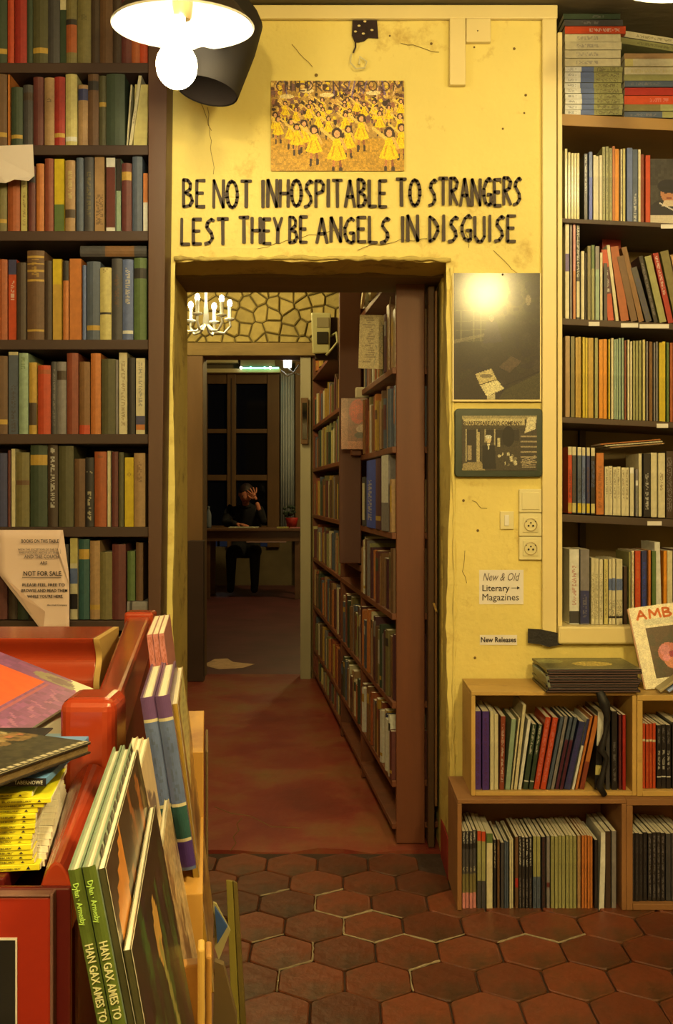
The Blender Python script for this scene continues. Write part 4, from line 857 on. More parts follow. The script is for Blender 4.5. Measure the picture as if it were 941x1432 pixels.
# timber pier between the two bays
pi = bx('timber_pier', mat('dark_red_timber', (84, 42, 22), .6, 5, .35, .25, stretch=(1, 1, .15), g=1.3), None, .012, .105, 4.20, 4.86, .905, 2.6, .004)
tag(pi, 'dark reddish timber pier rising between the two corridor book bays', 'pillar')
def corow(z, x0, x1, phrase, hmax, tmin, tmax, n_out=None, hfix=None, seed=0):
    rr = random.Random(seed); x = x0; items = []
    cols = ['cream', 'tan', 'brown', 'maroon', 'dkgreen', 'olive', 'rust', 'orange', 'slate', 'navy', 'grey', 'wine', 'white', 'mustard', 'brick', 'dkbrown', 'lolive', 'brown2']
    last = None
    while x < x1-tmin:
        t = rr.uniform(tmin, tmax)
        if x+t > x1: t = x1-x
        c = rr.choice([q for q in cols if q != last]); last = c; h = hmax*rr.uniform(.74, .97)
        ops = [f'B{rr.choice([5, 12, 20])}-{rr.choice([30, 38, 60])}:{rr.choice(cols)}'] if rr.random() < .25 else []
        o = make_book('corridor_book', t*.985, h, .16*rr.uniform(.85, 1.05), c, ops, rr.random() < .6, 1.0, SRND)
        o.matrix_world = FM @ Matrix.Translation((x, rr.uniform(.0, .015), z+.001)); o['group'] = 'books on the near corridor shelves'; items.append((o, PAL[c][3], 'book', None, 0)); x += t
    label_row(items[::-1][::-1], phrase)
    return items
for z, ph, hm, sd in ((1.63, 'on top near corridor shelf', .24, 1), (1.36, 'on second near corridor shelf', .23, 2), (.79, 'on fourth near corridor shelf', .235, 4), (.488, 'on fifth near corridor shelf', .26, 5), (.22, 'on sixth near corridor shelf', .22, 6)):
    corow(z, 2.28, LEN-.02, ph, hm, .022, .05, seed=sd)
rr = random.Random(31)
def cobook(x, t, h, c, ops, z, lab, hard=True, d=.16, dy=.0):
    o = make_book('corridor_book', t, h, d, c, ops, hard, 1.0, SRND); o.matrix_world = FM @ Matrix.Translation((x, dy, z+.001)); tag(o, lab, 'book', 'books on the near corridor shelves'); return o
# the shelf of tall binders
cobook(2.34, .05, .20, 'dkgrey', ['B10-90:cream'], 1.066, 'slim pale-edged book left of the blue binder, corridor'); cobook(2.45, .235, .262, 'blue', ['T30-90:cream'], 1.066, 'tall bright blue binder on the third corridor shelf')
cobook(2.69, .12, .262, 'wine', [], 1.066, 'dark binder between the blue and the white ones in the corridor'); cobook(2.83, .15, .268, 'grey', ['B0-60:white'], 1.066, 'white and grey binder nearest the end post, corridor')
corow(1.066, 2.99, LEN-.018, 'on third near corridor shelf', .2, .02, .03, seed=9)
for z, ph, hm, sd in ((.488, 'on middle corridor bay, upper shelf', .25, 15), (.22, 'on middle corridor bay, lower shelf', .2, 16)): corow(z, 1.57, 2.24, ph, hm, .03, .06, seed=sd)
rr = random.Random(17); zz = .908
for k in range(6):
    o = make_book('corridor_book', .03, .2, .16, ['cream', 'lolive', 'cream', 'olive', 'orange', 'tan'][k], [], False, 1, SRND)
    o.matrix_world = Matrix.Translation((-.025+.006*k, 4.06, zz-.13)) @ Matrix.Rotation(ANG, 4, 'Z') @ Matrix.Rotation(-math.pi/2, 4, 'Y'); zz += .031
    if k > 3: bpy.data.objects.remove(o.children[0]); bpy.data.objects.remove(o); break
    o.matrix_world = FM @ Matrix.Translation((2.24, .01+.004*k, .895+k*.031)) @ Matrix.Rotation(-math.pi/2, 4, 'Y')
    tag(o, ['bottom', 'second', 'third', 'top'][k]+' book in the small flat pile at the foot of the timber pier', 'book')
# far bay, a few pixels each: one packed mass per shelf kept in one mesh
mb = MB(); rr = random.Random(8)
cols = ['cream', 'tan', 'brown', 'maroon', 'dkgreen', 'olive', 'rust', 'orange', 'slate', 'grey', 'mustard', 'brick', 'lolive', 'pyel']
for z, hm in ((1.63, .2), (1.36, .235), (1.066, .24), (.79, .22), (.488, .24), (.22, .2), (.07, .12)):
    x = .01
    while x < 1.47:
        t = rr.uniform(.025, .055); h = hm*rr.uniform(.75, .98); mb.box(x, x+t*.94, rr.uniform(.002, .02), .17, z-.004, z-.004+h, pc(rr.choice(cols), 1.0)); x += t
o = mb.build('packed_books', M_CLOTH, None, colattr=True, kind='stuff'); o.location = kb.location; o.rotation_euler = kb.rotation_euler
tag(o, 'densely packed books on the far bay of the corridor bookcase', 'books', kind='stuff')
# face-out book with a red circle, white box, hanging sketch, old telephone
im = Img(40, 66, (158, 94, 52)); im.rect(0, 0, 10, 66, (150, 88, 48)); im.rect(10, 0, 40, 66, (128, 62, 34)); im.ell(25, 17, 13, 16, (190, 44, 16)); im.ell(22, 14, 6, 7, (214, 70, 30), .6); im.ell(29, 24, 5, 5, (140, 26, 14), .7); im.ell(31, 40, 8, 6, (180, 140, 96)); im.ell(28, 48, 8, 4, (50, 32, 24)); im.rect(10, 56, 40, 66, (170, 96, 52)); im.noise(.15, 3)
Yb = 4.12; w_, h_ = 37*Yb/F, 71*Yb/F
o = im.mesh(w_, h_, .02).build('picture_book', M_GLOSS, colattr=True); o.location = (X_(477, Yb), Yb, Z_(628, Yb)); tag(o, 'orange picture book with a red round shape, propped face out in the corridor', 'book')
bx2 = MB().box(0, .058, 0, .05, 0, .045).build('small_white_box', mat('white_card_box', (212, 190, 130), .6), bevel=.006); bx2.location = (X_(497, Yb), Yb+.024, Z_(556, Yb)+.001); tag(bx2, 'small off-white box sitting above the red-circle picture book', 'box')
bkt = bx('shelf_bracket', m_wood_red, kb, 2.15, 2.30, -.04, 0, Z_(628, 4.12)-.03, Z_(628, 4.12)-.0055, .002)
o = MB().box(X_(496, Yb)-.003, X_(514, Yb)+.01, Yb+.022, Yb+.08, Z_(558, Yb)-.012, Z_(556, Yb)+.0005).build('ledge', m_wood_red, None, .001); o.name = 'pier_ledge'; tag(o, 'tiny wooden ledge on the timber pier holding the small box', 'ledge')
im = Img(44, 70, (170, 142, 76)); rr = random.Random(3)
for k in range(20): im.line(rr.uniform(4, 14), 4+k*3, rr.uniform(14, 20), 4+k*3, 1, (120, 94, 46), .7)
for k in range(26): x, y = rr.uniform(20, 42), rr.uniform(6, 60); im.line(x, y, x+rr.uniform(-6, 6), y+rr.uniform(3, 14), 1, (112, 100, 60), .6)
im.ell(32, 30, 7, 12, (150, 138, 84), .6); im.noise(.12, 9)
Ys = 3.62; o = im.mesh(50*Ys/F, 75*Ys/F, .006).build('sketch_board', M_PRINT, colattr=True); o.location = (X_(501, Ys), Ys, Z_(515, Ys)); o.rotation_euler = (0, .03, 0); tag(o, 'yellowed sketch panel hanging above the near corridor shelves', 'picture')
MB().tube([P(546, 415, Ys-.01), P(544, 438, Ys-.01), P(549, 450, Ys-.01), P(545, 458, Ys-.01)], .0022, 6).build('hanging_string', mat('pale_wire', (214, 190, 110)), None)
tag(bpy.data.objects['hanging_string'], 'pale string dangling in front of the sketch panel', 'string')
Yt = 4.9
tp = thing('wall_telephone', 'cream wall telephone with dark square panel, high beside the timber pier', 'telephone', P(448, 466, Yt))
m_phone = mat('cream_phone', (204, 190, 104), .4, 8, .06)
MB().hexa([P(437, 495, Yt), P(461, 494, Yt), P(461, 494, Yt+.07), P(437, 495, Yt+.07)], [P(435, 437, Yt), P(463, 438, Yt), P(463, 438, Yt+.07), P(435, 437, Yt+.07)]).build('body', m_phone, tp, .008)
bx('dark_panel', mat('dark_panel', (40, 36, 24), .3), tp, X_(443, Yt), X_(459, Yt), Yt-.006, Yt-.0005, Z_(481, Yt), Z_(464, Yt), .003)
bx('label_panel', mat('phone_label', (160, 142, 80), .5), tp, X_(443, Yt), X_(460, Yt), Yt-.004, Yt-.0005, Z_(458, Yt), Z_(444, Yt), .002)
MB().tube([P(463, 470, Yt+.03), P(470, 465, Yt), P(472, 478, Yt), P(464, 488, Yt), P(456, 497, Yt)], .006, 7).build('cord', m_phone, tp, smooth=True)
bx('mount', m_darkshelf, tp, X_(440, Yt), X_(472, Yt+.1), Yt+.071, Yt+.12, Z_(500, Yt), Z_(440, Yt), .003)
Yq = 4.4
o = bx('white_shelf_board', m_trim, None, X_(505, 4.05), X_(505, 4.05)+.012, 3.62, 4.14, 1.965, 1.99, .002); tag(o, 'pale board edge lying on the topmost near corridor shelf', 'board')
for k, (x, c) in enumerate(((2.36, 'white'), (2.52, 'cream'), (2.75, 'orange'))): cobook(x, .05, .2, c, [], 1.952, f'{PAL[c][3]} book on the topmost near corridor shelf, under the lintel')
for k, (x, c) in enumerate(((.25, 'orange'), (.45, 'mustard'), (.7, 'tan'))):
    o = cobook(x, .1, .24, c, [], 1.952, f'{PAL[c][3]} box file on the topmost far corridor shelf', d=.22)
# small framed picture on the pale jamb, bits pinned below
o = thing('small_picture', 'small dark framed picture hanging on the pale far jamb', 'picture', P(425, 590, 6.39))
bx('frame', m_timber, o, X_(420.5, 6.39), X_(431, 6.39), 6.40, 6.418, Z_(621, 6.39), Z_(556, 6.39), .004); bx('print', m_night, o, X_(422.5, 6.39), X_(429, 6.39), 6.396, 6.3995, Z_(614, 6.39), Z_(563, 6.39), 0)
# chandelier inside the corridor room
ch = thing('chandelier', 'small white chandelier glowing at the top left of the corridor', 'chandelier', P(286, 400, 5.4))
m_white = mat('white_glass_arm', (240, 226, 170), .3, 5, .03); m_cbulb = mat('chandelier_bulb', (255, 245, 210), .3, emit=((1, .86, .55), 14))
c0 = P(288, 452, 5.4)
MB().tube([c0+Vector((0, 0, -.02)), c0+Vector((0, 0, .12)), (c0.x, c0.y, 2.895)], [.02, .008, .006], 8).build('stem', m_white, ch, smooth=True)
for k in range(6):
    a = k*math.pi/3+.3; d = Vector((math.cos(a), math.sin(a), 0))
    MB().tube([c0, c0+d*.05+Vector((0, 0, -.045)), c0+d*.10+Vector((0, 0, -.05)), c0+d*.135+Vector((0, 0, -.01)), c0+d*.13+Vector((0, 0, .02))], .007, 7).build('arm', m_white, ch, smooth=True)
    MB().lathe([(.004, .0), (.026, .006), (.028, .014), (.01, .014)], c0+d*.13+Vector((0, 0, .018)), 12).build('drip_cup', m_white, ch, smooth=True)
    MB().tube([c0+d*.13+Vector((0, 0, .03)), c0+d*.13+Vector((0, 0, .10))], .010, 8).build('candle', m_white, ch); MB().ball(c0+d*.13+Vector((0, 0, .115)), .014, 8, 6, (1, 1, 1.5)).build('bulb', m_cbulb, ch, smooth=True)
lamp_light('chandelier_glow', c0+Vector((0, -.0, .3)), P_CORR, .12, parent=ch)
# thin pale patch laid flat on the corridor floor
fz = .0045
def FP(u, v): y = (EYE-fz)*F/(v-CY); return ((u-CX)*y/F, y, fz)
o = MB().prism([FP(u, v) for u, v in ((288, 928), (300, 922), (318, 921), (326, 926), (356, 929), (340, 934), (306, 936), (290, 932))], (0, 0, .0015)).build('floor_patch', mat('pale_patch', (150, 112, 62), .8, 20, .3, g=2.2)); tag(o, 'pale flat patch lying on the corridor floor', 'paper')

# ================================================================== FAR ROOM: desk and reader
YD2 = 11.2
m_desk = mat('brown_desk_wood', (100, 62, 28), .5, 6, .35, .2, stretch=(.3, 1, 1), g=1.3)
dk = thing('writing_desk', 'long dark wooden desk under the far window', 'desk', (X_(350, YD2), YD2+.3, .005))
d0, d1 = X_(280, YD2), X_(424, YD2)
bx('desk_top', m_desk, dk, d0, d1, YD2, YD2+.65, .775, .80, .004); bx('apron', m_desk, dk, d0+.04, d1-.04, YD2+.04, YD2+.06, .66, .774, .002)
for x in (d0+.04, d1-.1):
    for y in (YD2+.04, YD2+.56): bx('leg', m_desk, dk, x, x+.06, y+.021, y+.06, .005, .773, .004)
bx('drawer_edge', mat('pale_drawer_edge', (150, 110, 76), .4, g=1.2), dk, X_(344, YD2), X_(400, YD2), YD2+.025, YD2+.039, .645, .66, .003)
m_dark = mat('black_cloth', (22, 18, 16), .85, 12, .2, .2); m_skin = mat('warm_skin', (190, 110, 62), .5, 14, .12, .1, g=1.3); m_hair = mat('dark_brown_hair', (48, 26, 18), .6, 30, .3, .4)
def skin(name, chain, m, parent, sub=2):
    """chain: list of (point, radius, index of the point it grows from)"""
    me = bpy.data.meshes.new(name); me.from_pydata([tuple(c[0]) for c in chain], [(c[2], i) for i, c in enumerate(chain) if c[2] is not None], [])
    o = bpy.data.objects.new(name, me); COL.objects.link(o); o.parent = parent; o.location = -parent.location
    md = o.modifiers.new('skin', 'SKIN')
    for i, c in enumerate(chain): r = c[1]; me.skin_vertices[0].data[i].radius = (r, r) if not isinstance(r, tuple) else r
    me.skin_vertices[0].data[0].use_root = True
    md.use_smooth_shade = True; s = o.modifiers.new('sub', 'SUBSURF'); s.levels = s.render_levels = sub; me.materials.append(m); return o
px = X_(343, 12.1)
pe = thing('person', 'person in dark clothes reading at the far desk, head propped on one hand', 'person', (px, 12.25, .005))
V = Vector
skin('clothed_body', [(V((px, 12.32, .52)), (.17, .13), None), (V((px, 12.30, .72)), (.16, .12), 0), (V((px, 12.22, .92)), (.17, .12), 1), (V((px, 12.16, 1.04)), (.10, .08), 2), (V((px, 12.12, 1.09)), .055, 3),
    (V((px-.17, 12.18, 1.0)), .065, 2), (V((px-.25, 12.05, .84)), .052, 5), (V((px-.08, 11.74, .845)), .04, 6),
    (V((px+.17, 12.18, 1.0)), .065, 2), (V((px+.23, 11.95, .85)), .05, 8), (V((px+.17, 11.90, 1.04)), .036, 9),
    (V((px-.12, 12.1, .50)), .095, 0), (V((px-.14, 11.8, .50)), .075, 11), (V((px-.14, 11.78, .12)), .05, 12), (V((px-.14, 11.68, .05)), .045, 13),
    (V((px+.12, 12.1, .50)), .095, 0), (V((px+.14, 11.8, .50)), .075, 15), (V((px+.14, 11.78, .12)), .05, 16), (V((px+.14, 11.68, .05)), .045, 17)], m_dark, pe)
hc = V((px+.015, 12.02, 1.185))
Mh = Matrix.Rotation(.35, 4, 'X') @ Matrix.Rotation(.12, 4, 'Y')
hd = MB().ball((0, 0, 0), .1, 20, 16, (.78, .95, 1.12)); 
for i, v in enumerate(hd.v):
    v = V(v)
    if v.z < -.03: v.x *= 1-.25*(-v.z-.03)/.08; v.y *= .92
    if v.y < -.07 and abs(v.x) < .02 and -.04 < v.z < .01: v.y -= .018
    if v.y < -.05 and abs(abs(v.x)-.032) < .016 and .0 < v.z < .03: v.y += .008
    hd.v[i] = tuple(Mh @ v+hc)
hd.build('head', m_skin, pe, smooth=True)
skin('neck', [(V((px, 12.13, 1.06)), .05, None), (V((px+.01, 12.06, 1.13)), .045, 0)], m_skin, pe)
hr = MB().ball((0, .018, .02), .108, 20, 16, (.86, .95, 1.08)); hr.v = [tuple(Mh @ (V(v)+V((0, .02 if v[2] < .03 else 0, 0)))+hc) for v in hr.v]; hr.build('hair', m_hair, pe, smooth=True)
for s in (-1, 1):
    MB().ball(Mh @ V((s*.032, -.09, .012))+hc, .009, 8, 6).build('eye', m_type, pe); MB().ball(Mh @ V((s*.079, -.005, -.005))+hc, .026, 10, 8, (.4, .7, 1.1)).build('ear', m_skin, pe, smooth=True)
MB().ball(Mh @ V((0, -.088, -.055))+hc, .022, 10, 6, (1, .4, .3)).build('mouth', mat('lip_colour', (130, 50, 40)), pe, smooth=True)
def hand(name, wrist, dirn, side, palmn, curl):
    """palm, thumb and four unequal bent fingers grown from the wrist"""
    d = V(dirn).normalized(); s = V(side).normalized(); n = V(palmn).normalized(); W0 = V(wrist)
    c = [(W0, (.022, .018), None), (W0+d*.045, (.028, .016), 0), (W0+d*.08, (.03, .013), 1)]
    for k, (off, ln) in enumerate(((-.03, .062), (-.01, .074), (.011, .07), (.03, .055))):
        b = W0+d*.088+s*off; c.append((b, .0095, 2)); c.append((b+d*ln*.5+s*off*.5+n*curl*.35, .0085, len(c)-1)); c.append((b+d*ln+s*off*.9+n*curl, .007, len(c)-1))
    c.append((W0+d*.03-s*.034, .011, 1)); c.append((W0+d*.062-s*.062+n*.01, .009, len(c)-1)); c.append((W0+d*.085-s*.068+n*.02, .008, len(c)-1))
    return skin(name, c, m_skin, pe, 2)
skin('forearm', [(V((px+.19, 11.905, .98)), .035, None), (V((px+.155, 11.89, 1.10)), .026, 0)], m_skin, pe, 1)
hand('hand', (px+.15, 11.89, 1.12), (-.35, .12, 1), (1, .2, .35), (-.4, .8, 0), .02)
hand('hand', (px-.07, 11.72, .842), (.9, -.45, -.1), (.4, .9, 0), (0, 0, -1), .012)
o = bx('open_book', mat('open_book_pages', (196, 176, 110), .7), None, px-.14, px+.2, 11.48, 11.68, .801, .812, .004); tag(o, 'open pale book lying in front of the reader on the desk', 'book')
o = bx('magazine', mat('pale_magazine', (170, 150, 60), .6), None, X_(387, 11.4), X_(403, 11.4), 11.35, 11.55, .801, .815, .002); tag(o, 'yellowish magazine at the right end of the far desk', 'magazine')
o = bx('magazine', mat('pink_magazine', (170, 96, 70), .6), None, X_(405, 11.4), X_(420, 11.4), 11.35, 11.55, .801, .812, .002); tag(o, 'pinkish magazine at the right edge of the far desk', 'magazine')
bt = P(291.5, 735, 11.5); bt.z = .8
o = MB().lathe([(.001, .001), (.032, .001), (.034, .02), (.034, .15), (.026, .185), (.013, .215), (.013, .23), (.016, .232), (.016, .25), (.001, .252)], bt, 16).build('water_bottle', mat('clear_bottle', (120, 118, 96), .12, 5, .1), smooth=True); tag(o, 'clear water bottle at the left end of the far desk', 'bottle')
rb = thing('flower_pot', 'red pot with a dark green plant on the far desk, right', 'potted plant', P(408, 730, 11.7)); rb.location.z = .801
MB().lathe([(.001, 0), (.055, 0), (.075, .11), (.07, .115), (.06, .1), (.001, .1)], rb.location, 16).build('pot', mat('red_pot', (170, 40, 26), .4), rb, smooth=True)
rr = random.Random(4); mb = MB()
for k in range(26): mb.ball(rb.location+V((rr.uniform(-.06, .06)-.03, rr.uniform(-.05, .05), .13+rr.uniform(0, .12))), .022, 6, 5, (1, .6, .8))
mb.build('leaves', mat('dark_leaf', (36, 50, 24), .6), rb)
# curtain, wall lamp tube, cornice boxes by the far window
m_curt = mat('pale_blue_curtain', (158, 150, 112), .8, 6, .1, .1, g=2); mb = MB(); n = 24; Yc = 12.9
xs = [X_(393, Yc)+(X_(411, Yc)-X_(393, Yc))*i/n for i in range(n+1)]
for i in range(n):
    y0_, y1_ = Yc+.018*math.sin(i*1.25), Yc+.018*math.sin((i+1)*1.25)
    mb.add([(xs[i], y0_, .7), (xs[i+1], y1_, .7), (xs[i+1], y1_, Z_(522, Yc)), (xs[i], y0_, Z_(522, Yc))], [(0, 1, 2, 3)])
o = mb.build('curtain', m_curt, smooth=True); o.modifiers.new('t', 'SOLIDIFY').thickness = .003; tag(o, 'pale grey-blue curtain hanging right of the far window', 'curtain')
o = bx('curtain_post', m_jamb, None, X_(413, Yc), X_(421, Yc), Yc-.05, Yc+.09, .005, 2.9, .004); tag(o, 'brown wooden post right of the pale curtain', 'post')
o = bx('pelmet', m_trim, None, X_(286, Yc), X_(333, Yc), Yc-.06, Yc+.08, Z_(508, Yc), Z_(498, Yc), .004); tag(o, 'pale pelmet box above the left part of the far window', 'pelmet')
o = bx('pelmet', mat('tan_box', (150, 122, 60), .7), None, X_(337, Yc), X_(385, Yc), Yc-.08, Yc+.08, Z_(513, Yc), Z_(497, Yc), .004); tag(o, 'tan pelmet box above the right part of the far window', 'pelmet')
o = bx('window_ledge', m_trim, None, X_(286, Yc), X_(393, Yc), Yc-.08, Yc+.08, Z_(522, Yc), Z_(516.5, Yc), .003); tag(o, 'pale ledge board running along the top of the far window', 'ledge')
m_tube = mat('green_light_tube', (150, 230, 180), .3, emit=((.25, .9, .55), 1.6)); m_knob = mat('white_tube_end', (255, 250, 230), .3, emit=((1, .95, .8), 3))
tb = thing('light_tube', 'thin greenish light tube with bright dots over the far window', 'lamp', P(365, 514, Yc-.11))
MB().tube([P(337, 514.5, Yc-.11), P(390, 514.5, Yc-.11)], .012, 8).build('tube', m_tube, tb)
for u in (337, 350.5, 370, 378): MB().ball(P(u, 514.2, Yc-.12), .018, 8, 6).build('bright_dot', m_knob if u in (337, 378) else m_tube, tb)
fl_ = thing('ceiling_lamp', 'ceiling lamp of the far room, hidden above the doorway view', 'lamp', (.4, 10.2, 3.395))
MB().tube([(.4, 10.2, 3.395), (.4, 10.2, 3.15)], .01, 6).build('stem', m_brass, fl_); MB().ball((.4, 10.2, 3.1), .06, 12, 8).build('bulb', m_bulb, fl_, smooth=True)
lamp_light('far_lamp', (.4, 10.2, 2.98), P_FAR, .15, parent=fl_)
cl_ = thing('ceiling_lamp', 'bare corridor ceiling lamp hidden above the door lintel', 'lamp', (-.75, 4.1, 2.895))
MB().tube([(-.75, 4.1, 2.895), (-.75, 4.1, 2.72)], .008, 6).build('stem', m_brass, cl_); MB().ball((-.75, 4.1, 2.68), .045, 12, 8).build('bulb', m_bulb, cl_, smooth=True)
lamp_light('corridor_lamp', (-.75, 4.1, 2.58), P_CORR2, .1, parent=cl_)
wc = thing('wall_cable_lamp', 'white looped cables and small bulbs under the far lintel', 'lamp', P(407, 508, 6.8))
for pts in (((396, 520), (401, 526), (410, 522), (418, 510)), ((400, 512), (408, 520), (418, 524), (423, 522)), ((393, 518), (398, 524), (404, 526))): MB().tube([P(u, v, 6.8) for u, v in pts], .006, 7).build('cable', m_white, wc, smooth=True)
for u, v in ((399, 508), (405, 508)): MB().tube([P(u, v+6, 6.8), P(u, v-4, 6.8)], [.012, .014], 8).build('bulb', m_knob, wc, smooth=True)
bx('fixing_board', m_jamb, wc, X_(392, 6.8), X_(426, 6.8), 6.79, 6.83, Z_(504, 6.8), Z_(495, 6.8), .002)
# ================================================================== FOREGROUND LEFT: red display table and books
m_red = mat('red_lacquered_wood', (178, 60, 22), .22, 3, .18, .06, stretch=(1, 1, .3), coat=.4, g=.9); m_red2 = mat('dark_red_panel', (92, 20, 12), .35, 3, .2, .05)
TZ = .853
rt = thing('red_display_table', 'red lacquered display table with rounded rails in the left foreground', 'table', (-.45, 1.4, .003))
def pa(u, v, z): y = (EYE-z)*F/(v-CY); return Vector(((u-CX)*y/F, y, z))
zr = .95
a0, a1, b0, b1 = pa(177, 862, zr), pa(211, 862, zr), pa(128, 985, zr), pa(166, 985, zr)
th = Vector((0, 0, -.075))
MB().hexa([b0+th, b1+th, a1+th, a0+th], [b0, b1, a1, a0]).build('top_rail', m_red, rt, .008, seg=3)
th2 = Vector((0, 0, -.24)); o1 = Vector((-.004, 0, 0)); o2 = Vector((.012, 0, 0))
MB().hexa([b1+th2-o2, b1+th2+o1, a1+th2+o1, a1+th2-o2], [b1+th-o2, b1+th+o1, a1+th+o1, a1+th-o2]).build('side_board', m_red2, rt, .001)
bx('corner_block', m_red, rt, X_(81, 1.13), X_(160, 1.13), 1.13, 1.205, TZ-.2, .966, .014, seg=4)
bx('far_block', m_red, rt, a0.x-.006, a1.x+.004, a0.y, a0.y+.05, .25, .958, .006, seg=3)
# lower arm: rounded top running towards the viewer
l0, l1 = Vector((-.300, 1.128, .895)), Vector((-.250, 1.128, .895)); k0, k1 = Vector((X_(56, .875), .875, .876)), Vector((X_(101, .875), .875, .876))
mb = MB(); n = 10; prof = [(0, -.06)]+[(i/n, -.022*(2*i/n-1)**2) for i in range(n+1)]+[(1, -.06)]
A = [l0.lerp(l1, p[0])+Vector((0, 0, p[1])) for p in prof]; B = [k0.lerp(k1, p[0])+Vector((0, 0, p[1])) for p in prof]; m_ = len(A)
mb.add(A+B, [tuple(range(m_)), tuple(range(2*m_-1, m_-1, -1))]+[(i+m_, (i+1) % m_+m_, (i+1) % m_, i) for i in range(m_)]).build('arm_rail', m_red, rt, smooth=False, bevel=.002)
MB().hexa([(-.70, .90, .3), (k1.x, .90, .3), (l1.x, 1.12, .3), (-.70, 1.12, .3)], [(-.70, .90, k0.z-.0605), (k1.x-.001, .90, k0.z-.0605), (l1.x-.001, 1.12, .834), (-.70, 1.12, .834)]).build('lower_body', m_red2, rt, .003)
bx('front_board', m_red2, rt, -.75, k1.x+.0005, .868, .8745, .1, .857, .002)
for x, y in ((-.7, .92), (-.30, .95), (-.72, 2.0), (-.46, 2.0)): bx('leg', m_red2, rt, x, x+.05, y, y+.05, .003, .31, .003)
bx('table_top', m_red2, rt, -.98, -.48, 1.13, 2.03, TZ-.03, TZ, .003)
MB().hexa([(-.48, 1.21, TZ-.03), (-.31, 1.21, TZ-.03), (-.44, 2.03, TZ-.03), (-.48, 2.03, TZ-.03)], [(-.48, 1.21, TZ), (-.31, 1.21, TZ), (-.44, 2.03, TZ), (-.48, 2.03, TZ)]).build('table_top_wing', m_red2, rt, .001)
bx('table_ledge', m_red2, rt, -.75, -.30, .90, 1.1285, .835, TZ, .002)
# long red moulded box behind
Yx = 1.76; px0, px1 = X_(-60, Yx), X_(130, Yx); pr = []
for k in range(25):
    t = k/24; pr.append((Yx+.012+.010*math.cos(t*2*math.pi*1.05+math.pi*.1)*-1, Z_(893, Yx)-(t*(Z_(893, Yx)-TZ-.001))))
zt_ = pr[0][1]; poly = [(px0, y, z) for y, z in pr]+[(px0, Yx+.16, TZ+.001), (px0, Yx+.16, zt_)]
rbx = thing('red_moulded_box', 'long red box with wavy moulded front and cream end, below the left bookcase', 'box', ((px0+px1)/2, Yx, TZ+.001))
MB().prism(poly, (px1-px0, 0, 0)).build('moulded_front', m_red, rbx, .0015)
MB().prism([(px1+.0005, p[1]-.003, p[2]) for p in poly], (.011, 0, 0)).build('cream_end', mat('cream_board_end', (206, 160, 70), .6), rbx, .001)
# orange and purple picture book propped up
im = Img(70, 60, (140, 74, 96))
im.noise(.1, 2, 2); im.rect(0, 11, 57, 60, (238, 92, 28)); im.rect(0, 24, 40, 60, (110, 80, 30)); im.rect(0, 26, 38, 60, (226, 168, 50)); im.rect(0, 29, 32, 31, (70, 50, 20)); im.ell(10, 42, 8, 5, (90, 60, 24)); im.ell(26, 50, 6, 4, (150, 70, 40)); im.ell(60, 5.5, 9, 4, (150, 132, 80)); im.ell(60, 5.5, 5, 2.2, (120, 90, 70)); im.poly([(62, 0), (70, 0), (70, 12), (66, 7)], (222, 202, 130))
for k in range(9): im.line(61+(k % 3)*2.5, 15+k*5, 64+(k % 2)*3, 18+k*5, 1.2, (176, 104, 110), .8)
im.rect(58, 12, 59, 60, (180, 90, 80))
Aa = Vector((-.342, 1.405, .925)); ABd = Vector((-.123, .015, .044)).normalized(); ADd = Vector((-.02, -.205, -.012)); ADd = (ADd-ABd*ADd.dot(ABd)).normalized()
w_, h_ = .30, .24
nrm = ADd.cross(ABd).normalized()
if nrm.z < 0: nrm = -nrm
# sheet local: x right (0..w), z up (0..h), front -y ; top right corner sits at Aa
M = Matrix.Identity(4); M.col[0][:3] = -ABd; M.col[2][:3] = -ADd; yv = Vector(M.col[2][:3]).cross(Vector(M.col[0][:3])); M.col[1][:3] = yv
M.translation = Aa-(-ABd)*w_-(-ADd)*h_
o = im.mesh(w_, h_, .004).build('picture_book', M_GLOSS, colattr=True); o.matrix_world = M; tag(o, 'large orange and purple picture book propped on the red table', 'book')
# stack of papers under it so that it rests on something
o = bx('paper_pile', m_pages, None, -.62, -.37, 1.24, 1.38, TZ+.001, .902, .002); tag(o, 'pile of pale papers under the orange and purple picture book', 'papers')
o = bx('blue_booklet', mat('pale_blue_card', (150, 168, 150), .5), None, -.50, X_(80, 1.2), 1.205, 1.24, TZ+.001, .902, .002)
tag(o, 'pale blue booklet edge left of the red corner block', 'booklet')
